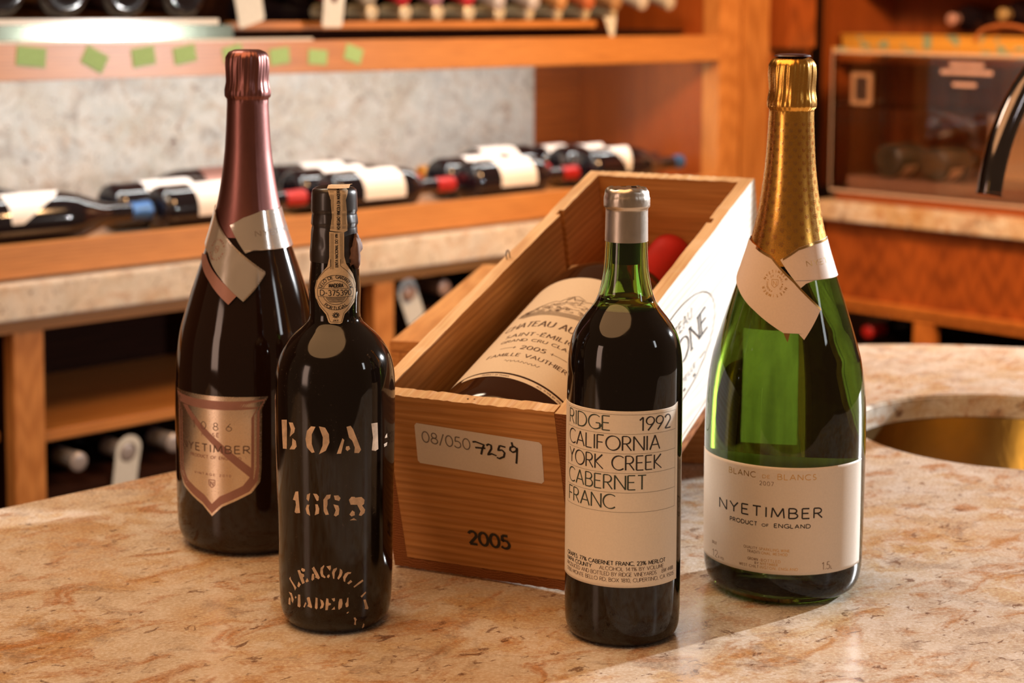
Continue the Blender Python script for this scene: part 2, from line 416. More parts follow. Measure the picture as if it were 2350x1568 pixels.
# ------------------------------------------------------------------ drawn letters
def arc(cx, cy, rx, ry, a0, a1, n=10):
    return [(cx + rx * cos(radians(a0 + (a1 - a0) * i / n)), cy + ry * sin(radians(a0 + (a1 - a0) * i / n))) for i in range(n + 1)]
G = {
 'A': (.80, [[(0,0),(.40,1)], [(.40,1),(.80,0)], [(.14,.34),(.66,.34)]]),
 'B': (.60, [[(0,0),(0,1)], [(0,1),(.28,1)] + arc(.28,.765,.25,.235,90,-90) + [(0,.53)], [(.28,.53)] + arc(.30,.265,.30,.265,90,-90) + [(0,0)]]),
 'C': (.82, [arc(.50,.5,.50,.5,48,312,18)]),
 'D': (.80, [[(0,0),(0,1)], [(0,1),(.30,1)] + arc(.30,.5,.50,.5,90,-90,16) + [(0,0)]]),
 'E': (.52, [[(0,0),(0,1)], [(0,1),(.50,1)], [(0,.52),(.44,.52)], [(0,0),(.52,0)]]),
 'F': (.50, [[(0,0),(0,1)], [(0,1),(.50,1)], [(0,.50),(.42,.50)]]),
 'G': (.86, [arc(.50,.5,.50,.5,48,345,18), [(.85,.05),(.85,.44)], [(.55,.44),(.85,.44)]]),
 'H': (.72, [[(0,0),(0,1)], [(.72,0),(.72,1)], [(0,.52),(.72,.52)]]),
 'I': (.10, [[(.05,0),(.05,1)]]),
 'J': (.35, [[(.33,1),(.33,.2)] + arc(.13,.2,.20,.2,0,-110)]),
 'K': (.64, [[(0,0),(0,1)], [(.58,1),(.03,.48)], [(.03,.50),(.64,0)]]),
 'L': (.50, [[(0,0),(0,1)], [(0,0),(.50,0)]]),
 'M': (.88, [[(0,0),(.08,1)], [(.08,1),(.44,.12)], [(.44,.12),(.80,1)], [(.80,1),(.88,0)]]),
 'N': (.74, [[(0,0),(0,1)], [(0,1),(.74,0)], [(.74,0),(.74,1)]]),
 'O': (1.0, [arc(.5,.5,.5,.5,90,450,26)]),
 'P': (.56, [[(0,0),(0,1)], [(0,1),(.28,1)] + arc(.28,.73,.28,.27,90,-90) + [(0,.46)]]),
 'Q': (1.0, [arc(.5,.5,.5,.5,90,450,26), [(.6,.22),(.98,-.12)]]),
 'R': (.62, [[(0,0),(0,1)], [(0,1),(.28,1)] + arc(.28,.74,.27,.26,90,-90) + [(0,.48)], [(.25,.48),(.62,0)]]),
 'S': (.50, [arc(.26,.74,.22,.26,40,270,12) + arc(.24,.25,.24,.25,90,-140,12)]),
 'T': (.60, [[(.30,0),(.30,1)], [(0,1),(.60,1)]]),
 'U': (.70, [[(0,1),(0,.32)] + arc(.35,.35,.35,.35,180,360,14) + [(.70,1)]]),
 'V': (.76, [[(0,1),(.38,0)], [(.38,0),(.76,1)]]),
 'W': (1.1, [[(0,1),(.28,0)], [(.28,0),(.55,1)], [(.55,1),(.82,0)], [(.82,0),(1.1,1)]]),
 'X': (.68, [[(0,0),(.68,1)], [(0,1),(.68,0)]]),
 'Y': (.70, [[(0,1),(.35,.48)], [(.70,1),(.35,.48)], [(.35,.50),(.35,0)]]),
 'Z': (.66, [[(0,1),(.66,1)], [(.66,1),(0,0)], [(0,0),(.66,0)]]),
 '0': (.58, [arc(.29,.5,.29,.5,90,450,22)]),
 '1': (.30, [[(.22,0),(.22,1)], [(.22,1),(0,.78)]]),
 '2': (.54, [arc(.27,.72,.25,.28,165,-30,12) + [(.03,0)], [(.03,0),(.54,0)]]),
 '3': (.52, [arc(.24,.76,.23,.24,150,-80,12), arc(.24,.27,.27,.27,90,-150,12)]),
 '4': (.60, [[(.46,0),(.46,1)], [(.46,1),(0,.28)], [(0,.28),(.60,.28)]]),
 '5': (.52, [[(.46,1),(.10,1)], [(.10,1),(.05,.56)], [(.05,.56)] + arc(.22,.31,.28,.31,115,-150,14)]),
 '6': (.56, [[(.44,1),(.10,.52)], arc(.28,.29,.28,.29,90,450,20)]),
 '7': (.52, [[(0,1),(.52,1)], [(.52,1),(.16,0)]]),
 '8': (.54, [arc(.27,.76,.21,.24,90,450,16), arc(.27,.26,.27,.26,90,450,18)]),
 '9': (.56, [[(.12,0),(.50,.52)], arc(.28,.71,.28,.29,90,450,20)]),
 '.': (.06, [[(0,.0),(.05,.06)]]), ',': (.08, [[(.06,.06),(0,-.14)]]), ':': (.06, [[(0,.05),(.05,.1)], [(0,.6),(.05,.66)]]),
 '-': (.34, [[(0,.45),(.34,.45)]]), '/': (.36, [[(0,-.08),(.36,1.05)]]), '%': (.86, [arc(.18,.76,.17,.22,90,450,12), arc(.68,.24,.17,.22,90,450,12), [(.16,0),(.70,1)]]),
 '~': (.5, [[(0,.4),(.5,.4)]]), '*': (.2, [[(0,.35),(.2,.55)], [(0,.55),(.2,.35)]]),
}
def text_strokes(text, cap, width=None, track=0.20, serif=0.0, squeeze=1.0):
    """letter strokes in mm from the origin; stretched to the given width"""
    pens = []
    x = 0.0
    for ch in text:
        if ch == ' ':
            x += 0.34 + track
            continue
        acc = ch == 'É'
        wd, st = G['E' if acc else ch]
        st = [list(s) for s in st]
        if acc: st.append([(.15, 1.12), (.38, 1.30)])
        if serif > 0 and ch.isalpha():
            ends = []
            for s in st:
                for a, b in ((s[0], s[1]), (s[-1], s[-2])):
                    if abs(a[1] - b[1]) > abs(a[0] - b[0]) * 0.9 and (abs(a[1]) < .01 or abs(a[1] - 1) < .01) and len(s) == 2:
                        ends.append(a)
            for a in ends:
                st.append([(a[0] - serif, a[1]), (a[0] + serif, a[1])])
        for s in st:
            pens.append([(x + px * squeeze, py) for px, py in s])
        x += wd * squeeze + track
    x -= track
    k = (width / x) if width else cap
    return [[(px * k, py * cap) for px, py in s] for s in pens]
def ribbon(bm, pts, F, wmin, wmax=None, step=1.2, pen=20):
    """a pen stroke of changing width laid on the surface F"""
    wmax = wmax or wmin
    P = [Vector(pts[0])]
    for q in pts[1:]:
        q = Vector(q)
        d = (q - P[-1]).length
        n = max(1, int(d / step))
        base = P[-1].copy()
        for i in range(1, n + 1):
            P.append(base + (q - base) * (i / n))
    prev = None
    for i, p in enumerate(P):
        d = (P[min(i + 1, len(P) - 1)] - P[max(i - 1, 0)])
        if d.length < 1e-7: continue
        d.normalize()
        nrm = Vector((-d.y, d.x))
        ang = abs(sin(atan2(d.y, d.x) + radians(pen)))
        hw = (wmin + (wmax - wmin) * ang) / 2
        a = p + nrm * hw; b = p - nrm * hw
        cur = (bm.verts.new(F(a.x, a.y)), bm.verts.new(F(b.x, b.y)))
        if prev:
            bm.faces.new((prev[0], prev[1], cur[1], cur[0]))
        prev = cur
def write(bm, text, F, x, y, cap, width=None, pen=(.1, .1), track=.2, serif=0.0, align='l', rot=0.0, squeeze=1.0, slant=0.0):
    ss = text_strokes(text, cap, width, track, serif, squeeze)
    wd = max(p[0] for s in ss for p in s)
    ox = {'l': 0, 'c': -wd / 2, 'r': -wd}[align]
    c, s_ = cos(radians(rot)), sin(radians(rot))
    for s in ss:
        pts = []
        for px, py in s:
            px = px + ox + slant * py
            pts.append((x + px * c - py * s_, y + px * s_ + py * c))
        ribbon(bm, pts, F, pen[0], pen[1], step=max(.4, cap * .18))
def write_arc(bm, text, F, cx, cy, r, a_mid, cap, pen, step_deg, inward=False):
    """letters around a circle; a_mid in degrees, clockwise from the top"""
    n = len(text)
    for i, ch in enumerate(text):
        if ch == ' ': continue
        k = i - (n - 1) / 2
        a = a_mid + (k * step_deg if not inward else -k * step_deg)
        rr = r if not inward else r + cap
        px, py = cx + rr * sin(radians(a)), cy + rr * cos(radians(a))
        rot = -a if not inward else 180 - a
        for s in text_strokes(ch, cap, None, .2):
            w2 = G[ch][0] * cap / 2
            pts = []
            for qx, qy in s:
                qx -= w2
                pts.append((px + qx * cos(radians(rot)) - qy * sin(radians(rot)), py + qx * sin(radians(rot)) + qy * cos(radians(rot))))
            ribbon(bm, pts, F, pen, pen, step=cap * .25)
def mm_surface(prof, off, phi0, rref):
    """maps (x mm, z mm) with x measured round the bottle at radius rref"""
    S = onsurf(prof, off)
    return lambda x, z: S(phi0 + degrees(x / rref), z)
def translucent_paper():
    m, nt, p = mat('thin_back_label_paper')
    out_ = nt.nodes['Material Output']
    tr = nt.nodes.new('ShaderNodeBsdfTranslucent')
    v = mapped(nt, (1, 1, 0.12))
    n = noise(nt, v, 70, 4, 0.6)
    nt.links.new(ramp(nt, n, [(0.3, (0.55, 0.55, 0.45)), (0.6, (0.95, 0.95, 0.85))]), tr.inputs['Color'])
    p.inputs['Base Color'].default_value = (0.8, 0.8, 0.75, 1)
    ms = nt.nodes.new('ShaderNodeMixShader')
    ms.inputs[0].default_value = 0.9
    nt.links.new(p.outputs[0], ms.inputs[1]); nt.links.new(tr.outputs[0], ms.inputs[2])
    nt.links.new(ms.outputs[0], out_.inputs['Surface'])
    return m
TRANSL = translucent_paper()
STENCIL=[[(-55.0,142.9),(-46.0,144.1),(-45.9,135.5),(-46.9,124.4),(-53.6,123.7),(-54.5,134.4)],[(-42.9,142.7),(-37.5,143.1),(-34.9,139.5),(-36.0,136.6),(-41.9,133.2),(-40.3,138.4)],[(-38.3,132.6),(-34.1,131.3),(-33.2,127.6),(-36.0,125.4),(-42.7,124.6),(-39.1,128.1)],[(-17.2,142.3),(-12.8,142.2),(-16.5,137.1),(-16.6,130.5),(-13.9,125.2),(-16.7,124.6),(-21.7,128.0),(-23.0,133.4),(-21.5,139.0)],[(-9.5,142.6),(-3.7,141.9),(-0.2,137.6),(0.3,132.1),(-3.1,126.6),(-9.7,124.0),(-6.2,129.8),(-5.8,135.3)],[(12.3,134.7),(14.1,133.5),(11.0,124.5),(7.0,124.4)],[(16.1,142.1),(20.0,142.7),(22.4,140.2),(28.2,129.9),(30.4,125.9),(28.2,123.9),(23.6,124.4),(24.1,128.0),(21.6,132.6),(18.5,134.9)],[(15.7,129.1),(18.5,129.3),(19.7,127.2),(16.9,126.0),(15.3,127.2)],[(41.4,142.4),(49.1,142.1),(49.6,135.4),(50.5,124.2),(46.7,123.4),(42.2,124.4),(43.5,132.8)],[(60.9,131.6),(63.8,132.9),(64.5,130.0),(60.1,130.1)],[(58.8,126.4),(64.6,126.8),(63.5,124.6),(59.4,124.3)],[(-39.4,91.1),(-35.9,97.0),(-32.3,97.6),(-31.9,93.1),(-30.6,83.2),(-35.3,82.4),(-37.4,83.0),(-35.5,88.2),(-36.1,90.9)],[(-18.9,97.5),(-19.8,94.1),(-20.7,91.8),(-23.0,93.3),(-22.4,96.3)],[(-16.0,97.4),(-12.2,97.3),(-10.2,95.7),(-10.6,93.0),(-12.3,92.6)],[(-19.9,89.7),(-20.8,87.4),(-19.2,82.2),(-22.7,83.4),(-24.1,86.6),(-22.5,89.5)],[(-13.9,90.3),(-11.5,90.4),(-9.9,87.5),(-10.4,84.2),(-14.6,82.9),(-13.5,86.8)],[(-2.6,97.0),(1.3,97.3),(0.5,94.8),(-1.9,93.7),(-1.9,90.4),(-2.7,88.2),(-0.7,83.8),(-3.9,83.5),(-5.7,86.0),(-5.8,93.7)],[(4.1,96.5),(8.3,96.7),(10.6,94.7),(9.1,92.8),(5.2,93.7)],[(3.6,90.7),(8.3,89.8),(9.3,87.6),(8.7,83.7),(5.9,82.5),(4.0,83.3),(5.9,86.6)],[(18.5,93.2),(20.9,95.1),(24.2,94.8),(25.9,93.3),(31.0,94.3),(34.5,91.9),(34.0,89.2),(31.9,88.3),(35.2,85.2),(34.6,83.0),(31.1,81.4),(28.5,82.0),(30.2,84.6),(26.7,89.3),(21.8,90.3),(20.1,89.8)],[(21.8,85.9),(24.2,84.6),(24.3,82.4),(21.0,81.8),(19.0,83.3)],[(19.3,79.4),(23.4,80.6),(26.5,78.9),(22.6,79.2)],[(-45.3,38.1),(-44.5,36.4),(-36.8,31.7),(-39.0,29.4),(-40.7,31.9),(-47.6,36.3)],[(-33.9,36.3),(-31.1,34.6),(-33.6,32.3),(-35.7,32.9)],[(-35.0,43.8),(-31.9,44.4),(-30.3,42.0),(-27.1,42.4),(-26.8,40.6),(-28.4,39.7),(-26.3,36.4),(-29.2,35.1),(-32.4,39.2)],[(-29.5,46.1),(-25.7,45.6),(-25.8,44.2),(-28.3,43.6),(-30.4,44.6)],[(-23.4,40.0),(-21.6,37.8),(-24.1,36.8),(-25.5,37.4)],[(-15.9,48.2),(-11.8,43.6),(-9.9,40.9),(-11.3,39.8),(-15.5,41.2),(-14.1,41.6),(-18.2,46.8)],[(-17.8,43.2),(-16.0,43.3),(-15.8,39.7),(-17.9,38.4),(-18.9,39.1),(-18.3,42.1)],[(-5.8,49.7),(-5.5,48.9),(-6.9,46.7),(-6.7,43.4),(-4.2,41.5),(-5.1,40.8),(-8.6,41.9),(-9.6,44.4),(-9.1,47.7)],[(-3.4,48.8),(0.8,49.5),(1.1,47.5),(-0.0,45.9)],[(-2.4,42.9),(-0.6,43.5),(-0.1,42.2),(-1.4,40.9),(-3.0,41.5)],[(6.8,48.0),(6.8,46.9),(4.7,44.6),(4.2,40.4),(3.1,40.6),(2.0,44.6),(3.4,47.1)],[(9.7,47.2),(11.8,46.2),(12.3,44.5),(11.0,41.9),(8.3,39.8),(7.2,40.7),(9.2,43.7)],[(17.6,44.6),(20.9,44.2),(20.3,43.2),(17.9,43.0),(15.2,40.2),(14.7,37.9),(13.4,38.5),(12.8,41.4),(14.7,43.7)],[(20.4,39.0),(22.0,37.6),(18.4,36.1),(16.7,37.0)],[(32.9,38.1),(33.8,36.9),(24.0,33.4),(23.2,34.2),(28.5,36.6)],[(36.4,29.4),(37.1,28.4),(32.2,25.7),(30.8,26.8)],[(34.1,24.0),(36.6,24.1),(39.0,19.8),(40.4,17.8),(39.9,16.6),(35.7,17.5),(36.1,18.7)],[(-48.9,27.0),(-44.0,26.9),(-41.3,22.9),(-42.9,20.1),(-44.9,21.2),(-45.5,24.5)],[(-48.3,23.4),(-46.6,22.8),(-47.2,18.2),(-50.9,18.2),(-50.0,21.5)],[(-38.5,25.9),(-37.0,25.2),(-38.2,24.0),(-39.7,24.4)],[(-35.0,27.3),(-32.2,27.5),(-32.1,19.7),(-33.5,18.5),(-36.3,19.0),(-35.6,23.7)],[(-26.2,23.2),(-24.9,22.4),(-27.4,19.2),(-28.7,19.6)],[(-23.2,26.8),(-21.1,27.0),(-18.7,20.4),(-19.3,19.5),(-24.0,20.5),(-22.8,22.2),(-24.5,25.8)],[(-14.7,27.3),(-12.6,27.0),(-12.8,20.0),(-14.1,19.1),(-15.7,20.0),(-15.1,24.0)],[(-10.0,26.4),(-7.2,25.4),(-6.0,23.3),(-7.1,20.7),(-9.9,19.6),(-10.2,20.5),(-8.9,22.4)],[(-3.7,27.2),(-1.8,26.9),(-1.3,24.1),(0.8,23.7),(0.6,22.6),(-1.6,22.2),(-2.5,19.1),(-4.9,18.9),(-4.5,23.7)],[(1.4,26.9),(4.6,27.4),(4.8,25.5),(3.5,24.9)],[(4.3,21.5),(4.8,19.5),(1.1,19.2)],[(9.4,26.7),(11.8,26.6),(12.3,23.5),(11.5,20.6),(8.6,19.1),(7.9,20.3),(8.3,24.4)],[(16.9,26.9),(18.2,27.2),(18.3,21.3),(16.9,20.5),(15.6,20.7),(15.0,23.0),(16.4,24.4)],[(16.2,16.6),(18.1,17.4),(18.8,17.0),(17.0,16.1)],[(23.9,12.6),(25.4,12.9),(27.4,11.1),(26.5,9.7),(27.2,7.0),(24.9,7.5),(25.2,10.2)],[(35.8,7.2),(37.7,6.3),(38.4,3.8),(38.5,2.2),(35.8,3.8)]]
SEAL=[[(-6.8,267.0),(29.5,266.4),(27.5,250.8),(31.7,245.7),(47.9,238.5),(54.7,232.4),(54.8,225.5),(50.8,219.7),(36.8,215.0),(27.4,212.6),(20.7,206.9),(16.3,206.3),(-2.8,206.4),(-7.2,207.4),(-13.5,212.4),(-28.9,217.7),(-38.2,223.4),(-39.9,229.3),(-35.4,234.6),(-22.4,239.9),(-10.3,244.3),(-6.1,250.2)],[(-12.1,296.1),(43.8,295.9),(33.5,287.9),(36.4,276.8),(37.8,267.5),(27.7,266.4),(-5.2,267.8),(-0.2,277.1),(-3.2,288.1)]]
# ------------------------------------------------------------------ the room
Q = sqrt(0.5)
# left unit frame: x = along its front (to the right and away), y = into the cabinet, z = up
LM = Matrix(((Q, -Q, 0, -Q * 2.475), (Q, Q, 0, Q * 2.475), (0, 0, 1, 0), (0, 0, 0, 1)))
# bar frame: x = along its front (to the left and away), y = into the cabinet
RM = Matrix(((-Q, Q, 0, Q * 3.5), (Q, Q, 0, Q * 3.5), (0, 0, 1, 0), (0, 0, 0, 1)))
FZ = -0.93
def structure(name, bm, m, matrix=None):
    o = obj(name, bm, m, matrix=matrix)
    o['kind'] = 'structure'
    return o
structure('floor', newbox(-3.5, 3.5, 0.2, 5.6, FZ - 0.05, FZ), M['floor'])
structure('wall_left', newbox(-1.0, 3.6, 0.56, 0.62, FZ, 1.6), M['plaster'], LM)
structure('wall_right', newbox(1.0, 2.96, 0.62, 0.68, FZ, 1.6), M['plaster'], RM)

# ---- left wine cabinet
cab = empty('wine_cabinet', matrix=LM @ Matrix.Translation((2.2, 0, FZ)))
tag(cab, 'tall honey oak wine cabinet with open bins running along the left and back', 'cabinet')
K = Matrix.Translation((-2.2, 0, -FZ))
S0, S1 = 0.75, 3.195
def cpart(name, bm, m, **k):
    return obj(name, bm, m, cab, matrix=K, **k)
for a, b in ((1.384, 1.438), (2.118, 2.168), (2.86, 2.91)):
    cpart('post', newbox(a, b, 0, 0.03, FZ, -0.095, 0.002), M['oak_z'])
cpart('post', newbox(0.75, 0.80, 0, 0.03, FZ, -0.095, 0.002), M['oak_z'])
cpart('corner_post', newbox(3.124, S1, 0.0, 0.05, -0.02, 1.2, 0.002), M['oak_z'])
cpart('corner_post', newbox(3.124, S1, 0.0, 0.05, FZ, -0.072, 0.002), M['oak_z'])
cpart('under_rail', newbox(S0, 3.124, -0.002, 0.03, -0.096, -0.073, 0.001), M['oak_x'])
cpart('tray_rail', newbox(S0, 3.124, 0.0, 0.022, -0.012, 0.040, 0.002), M['oak_x'])
cpart('tray_board', newbox(S0, 3.124, 0.022, 0.42, 0.005, 0.022), M['oak_x'])
cpart('upper_rail', newbox(S0, 3.124, 0.0, 0.025, 0.293, 0.350, 0.002), M['oak_gloss'])
cpart('rail_glint_strip', newbox(0.80, 1.98, 0.001, 0.020, 0.3502, 0.3545, 0.001), plain('cream_rail_glint', (0.78, 0.76, 0.70), 0.25))  # added pale strip standing in for the reflection along the rail's top
cpart('upper_board', newbox(S0, 3.124, 0.025, 0.42, 0.322, 0.340), M['oak_x'])
cpart('rack_rail', newbox(1.86, 2.80, 0.075, 0.10, 0.368, 0.3825, 0.002), M['oak_x'])
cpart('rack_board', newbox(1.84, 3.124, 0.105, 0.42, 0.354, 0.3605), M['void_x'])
cpart('side_panel', newbox(3.125, 3.145, 0.05, 0.44, -0.01, 1.2), M['mahog_z'])
cpart('side_panel', newbox(3.125, 3.145, 0.05, 0.44, FZ, -0.075), M['mahog_z'])
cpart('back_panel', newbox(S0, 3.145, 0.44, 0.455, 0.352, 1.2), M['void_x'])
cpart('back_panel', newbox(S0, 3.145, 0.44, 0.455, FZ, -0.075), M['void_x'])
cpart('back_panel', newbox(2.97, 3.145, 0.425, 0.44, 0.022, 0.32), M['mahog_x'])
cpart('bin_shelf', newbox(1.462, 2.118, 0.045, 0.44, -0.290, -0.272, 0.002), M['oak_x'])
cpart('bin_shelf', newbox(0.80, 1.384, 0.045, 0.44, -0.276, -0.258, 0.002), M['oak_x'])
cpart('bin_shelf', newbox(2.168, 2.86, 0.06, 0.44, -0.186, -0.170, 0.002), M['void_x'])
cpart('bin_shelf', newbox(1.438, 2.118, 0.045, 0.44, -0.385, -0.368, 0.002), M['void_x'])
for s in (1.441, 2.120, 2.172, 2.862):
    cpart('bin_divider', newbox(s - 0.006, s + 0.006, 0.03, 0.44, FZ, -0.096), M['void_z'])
cpart('plinth', newbox(S0, 3.124, 0.03, 0.05, FZ, FZ + 0.10), M['oak_x'])
o = obj('stone_counter', newbox(S0, 3.124, -0.030, 0.44, -0.072, -0.016, 0.003), M['granite_counter'], matrix=LM)
tag(o, 'thick speckled granite counter slab under the left wine rack', 'counter')
o = obj('stone_splashback', newbox(S0, 2.968, 0.422, 0.438, 0.023, 0.321), M['granite_splash'], matrix=LM)
tag(o, 'mottled grey and tan granite panel behind the row of lying bottles', 'splashback')
# glass lip on the upper shelf, left end
o = obj('mirror_strip', newbox(0.8, 1.83, 0.03, 0.075, 0.3455, 0.378, 0.002), M['shelf_glass'], matrix=LM)
tag(o, 'greenish mirror strip standing on the upper shelf at the left', 'mirror strip')
o = obj('shelf_edge_strip', newbox(0.8, 1.80, 0.03, 0.075, 0.3785, 0.388, 0.001), plain('white_enamel_strip', (0.72, 0.72, 0.70), 0.18), matrix=LM)
tag(o, 'long shiny white strip lying on top of the glass strip at the left', 'strip')
notes = [(1.425, .335, 6, .050, .030), (1.537, .329, 28, .042, .030), (1.628, .332, -8, .043, .030), (1.708, .334, -10, .043, .028), (1.805, .334, -12, .040, .026), (1.904, .328, -6, .042, .028), (1.988, .325, 4, .042, .026), (2.070, .329, 18, .040, .028)]
wh = ['at the far left end of', 'second from the left on', 'third from the left on', 'left of the mauve foil top on', 'half hidden by the mauve foil top on', 'right of the mauve foil top on', 'second from the right on', 'at the right end of the row on']
for i, (s, z, r, a, b) in enumerate(notes):
    bm = newbox(-a / 2, a / 2, -0.0012, 0, -b / 2, b / 2)
    o = obj('paper_note', bm, M['green_note'], matrix=LM @ Matrix.Translation((s, -0.0004, z - 0.004)) @ Matrix.Rotation(radians(r), 4, 'Y'))
    tag(o, 'small green paper note ' + wh[i] + ' the upper shelf', 'note', 'green notes stuck along the upper shelf edge')

# ---- corner pilasters between cabinet and bar
pil = empty('corner_panelling', matrix=LM @ Matrix.Translation((3.3, 0, FZ)))
tag(pil, 'stepped red wood panelling in the corner right of the wine cabinet', 'panelling')
K2 = Matrix.Translation((-3.3, 0, -FZ))
obj('recessed_panel', newbox(3.196, 3.262, 0.10, 0.13, FZ, 1.2), M['mahog_z'], pil, matrix=K2)
obj('pilaster', newbox(3.262, 3.385, 0.06, 0.13, FZ, 1.2, 0.003), M['oak_z'], pil, matrix=K2)
obj('pilaster_edge', newbox(3.272, 3.290, 0.052, 0.06, FZ, 1.2, 0.003), M['oak_z'], pil, matrix=K2)
obj('recessed_panel', newbox(3.385, 3.60, 0.10, 0.13, FZ, 1.2), M['mahog_z'], pil, matrix=K2)
obj('corner_block', newbox(3.43, 3.54, 0.04, 0.10, 0.315, 0.52, 0.003), M['mahog_z'], pil, matrix=K2)

# ---- bar on the right
bar = empty('bar_cabinet', matrix=RM @ Matrix.Translation((1.8, 0, FZ)))
tag(bar, 'red brown wooden bar cabinet with open bins on the right', 'cabinet')
K3 = Matrix.Translation((-1.8, 0, -FZ))
def bpart(name, bm, m, **k):
    return obj(name, bm, m, bar, matrix=K3, **k)
bpart('front_panel', newbox(1.2, 2.46, 0.012, 0.03, -0.268, -0.086), M['mahog_z'])
bpart('rail', newbox(1.2, 2.46, -0.004, 0.03, -0.283, -0.268, 0.001), M['bin_oak'])
bpart('rail', newbox(1.2, 2.46, 0.002, 0.03, -0.300, -0.284, 0.001), M['bin_oak'])
for a in (2.150, 1.62, 2.43):
    bpart('post', newbox(a, a + 0.054, 0.004, 0.03, FZ, -0.300, 0.002), M['bin_oak'])
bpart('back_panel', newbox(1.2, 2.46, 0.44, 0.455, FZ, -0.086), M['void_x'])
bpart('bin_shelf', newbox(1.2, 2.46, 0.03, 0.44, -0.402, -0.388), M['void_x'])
bpart('plinth', newbox(1.2, 2.46, 0.03, 0.05, FZ, FZ + 0.1), M['mahog_x'])
o = obj('bar_counter', newbox(1.2, 2.47, -0.020, 0.60, -0.086, -0.042, 0.003), M['granite_bar'], matrix=RM)
tag(o, 'warm tan granite counter slab on the bar at the right', 'counter')
o = obj('counter_board', newbox(1.3, 2.44, 0.025, 0.05, -0.0415, -0.028, 0.001), M['mahog_x'], matrix=RM)
tag(o, 'low red wood strip on the bar counter under the clear case', 'strip')
hutch = empty('bar_hutch', matrix=RM @ Matrix.Translation((1.8, 0.3, -0.042)))
tag(hutch, 'dark wooden bottle shelves standing on the bar behind the clear case', 'shelf')
K4 = Matrix.Translation((-1.8, -0.3, 0.042))
obj('back_board', newbox(1.3, 2.66, 0.585, 0.60, -0.0415, 1.0), M['mahog_z'], hutch, matrix=K4)
obj('side_board', newbox(2.645, 2.665, 0.28, 0.585, -0.0415, 1.0), M['mahog_z'], hutch, matrix=K4)
obj('shelf_board', newbox(1.3, 2.645, 0.30, 0.585, 0.276, 0.2915), M['mahog_x'], hutch, matrix=K4)
obj('shelf_board', newbox(1.3, 2.645, 0.40, 0.585, 0.452, 0.467), M['bin_oak'], hutch, matrix=K4)

# ---- island with polished granite top
out = [(-1.15, 0.712), (-0.6, 1.262), (-0.2, 1.662), (0.10, 1.962), (0.17, 2.03)]
out += [(0.30 + 0.0, 2.135), (0.37, 2.165), (0.44, 2.180), (0.50, 2.184), (0.56, 2.179), (0.66, 2.160), (0.80, 2.115), (0.95, 2.03), (1.08, 1.90), (1.16, 1.72), (1.20, 1.5), (1.20, 0.72)]
out = [Vector((x, y, 0)) for x, y in reversed(out)]
SKC, SKR = (0.4984, 1.7379), 0.157
hole = [Vector((SKC[0] + SKR * cos(2 * pi * i / 96), SKC[1] + SKR * sin(2 * pi * i / 96), 0)) for i in range(96)]
def slab(outer, inner, z0, z1):
    bm = bmesh.new()
    loops = [outer, inner]
    flat = outer + inner
    tris = tessellate_polygon(loops)
    def layer(z): return [bm.verts.new((p.x, p.y, z)) for p in flat]
    T, B = layer(z1), layer(z0)
    for a, b, c in tris:
        n = (flat[b] - flat[a]).cross(flat[c] - flat[a]).z
        t = (a, b, c) if n > 0 else (c, b, a)
        bm.faces.new([T[i] for i in t])
        bm.faces.new([B[i] for i in reversed(t)])
    n0 = len(outer)
    for s, n in ((0, n0), (n0, len(inner))):
        for i in range(n):
            a, b = s + i, s + (i + 1) % n
            bm.faces.new((T[a], T[b], B[b], B[a]))
    bmesh.ops.recalc_face_normals(bm, faces=bm.faces)
    es = [e for e in bm.edges if abs(e.verts[0].co.z - z1) < 1e-6 and abs(e.verts[1].co.z - z1) < 1e-6 and len(e.link_faces) == 2 and abs(e.link_faces[0].normal.z - e.link_faces[1].normal.z) > 0.5]
    bmesh.ops.bevel(bm, geom=es, offset=0.0025, segments=2, affect='EDGES')
    return bm
o = obj('island_worktop', slab(out, hole, -0.024, 0.0), M['granite_table'], smooth=35)
tag(o, 'cream and rust speckled polished granite worktop carrying the bottles and wooden case', 'worktop')
isl = empty('island_cabinet', (0.25, 1.25, FZ))
tag(isl, 'oak island base hidden under the granite worktop', 'cabinet')
def prism(pts, z0, z1):
    bm = bmesh.new()
    b = [bm.verts.new((x, y, z0)) for x, y in pts]
    t = [bm.verts.new((x, y, z1)) for x, y in pts]
    bm.faces.new(list(reversed(b))); bm.faces.new(t)
    for i in range(len(pts)):
        j = (i + 1) % len(pts)
        bm.faces.new((b[i], b[j], t[j], t[i]))
    bmesh.ops.recalc_face_normals(bm, faces=bm.faces)
    return bm
obj('body', prism([(-1.05, 0.76), (-0.16, 1.64), (0.16, 1.96), (0.25, 2.04), (0.28, 1.70), (0.28, 0.76)], FZ + 0.08, -0.0242), M['oak_z'], isl, matrix=Matrix.Translation((-0.25, -1.25, -FZ)))
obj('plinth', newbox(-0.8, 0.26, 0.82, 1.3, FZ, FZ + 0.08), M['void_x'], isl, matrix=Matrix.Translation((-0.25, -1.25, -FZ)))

# sink
bm = bmesh.new()
pr = [(-26, 153.5), (-40.5, 154), (-41.2, 163), (-42.5, 163), (-43, 155), (-100, 150), (-150, 132), (-176, 100), (-186, 50), (-187, 24)]
lathe(bm, [(-40.6, 166), (-40.8, 156.2), (-60, 155.4), (-100, 151), (-140, 138), (-168, 110), (-180, 70), (-184, 30), (-184.2, 22), (-188, 22), (-188, 70), (-174, 116), (-142, 143), (-100, 156), (-43, 160), (-43, 166)], 96, cap=False)
sk = empty('sink_basin', (SKC[0], SKC[1], 0))
tag(sk, 'round hammered brass sink basin set into the granite at the right', 'sink')
for v in bm.verts: v.co.z += 0.016
obj('bowl', bm, M['brass'], sk, smooth=40)
obj('drain', lathe(bmesh.new(), [(-170, 21), (-167.5, 21), (-167, 18), (-168.5, 12)], 32), M['steel'], sk, smooth=40)

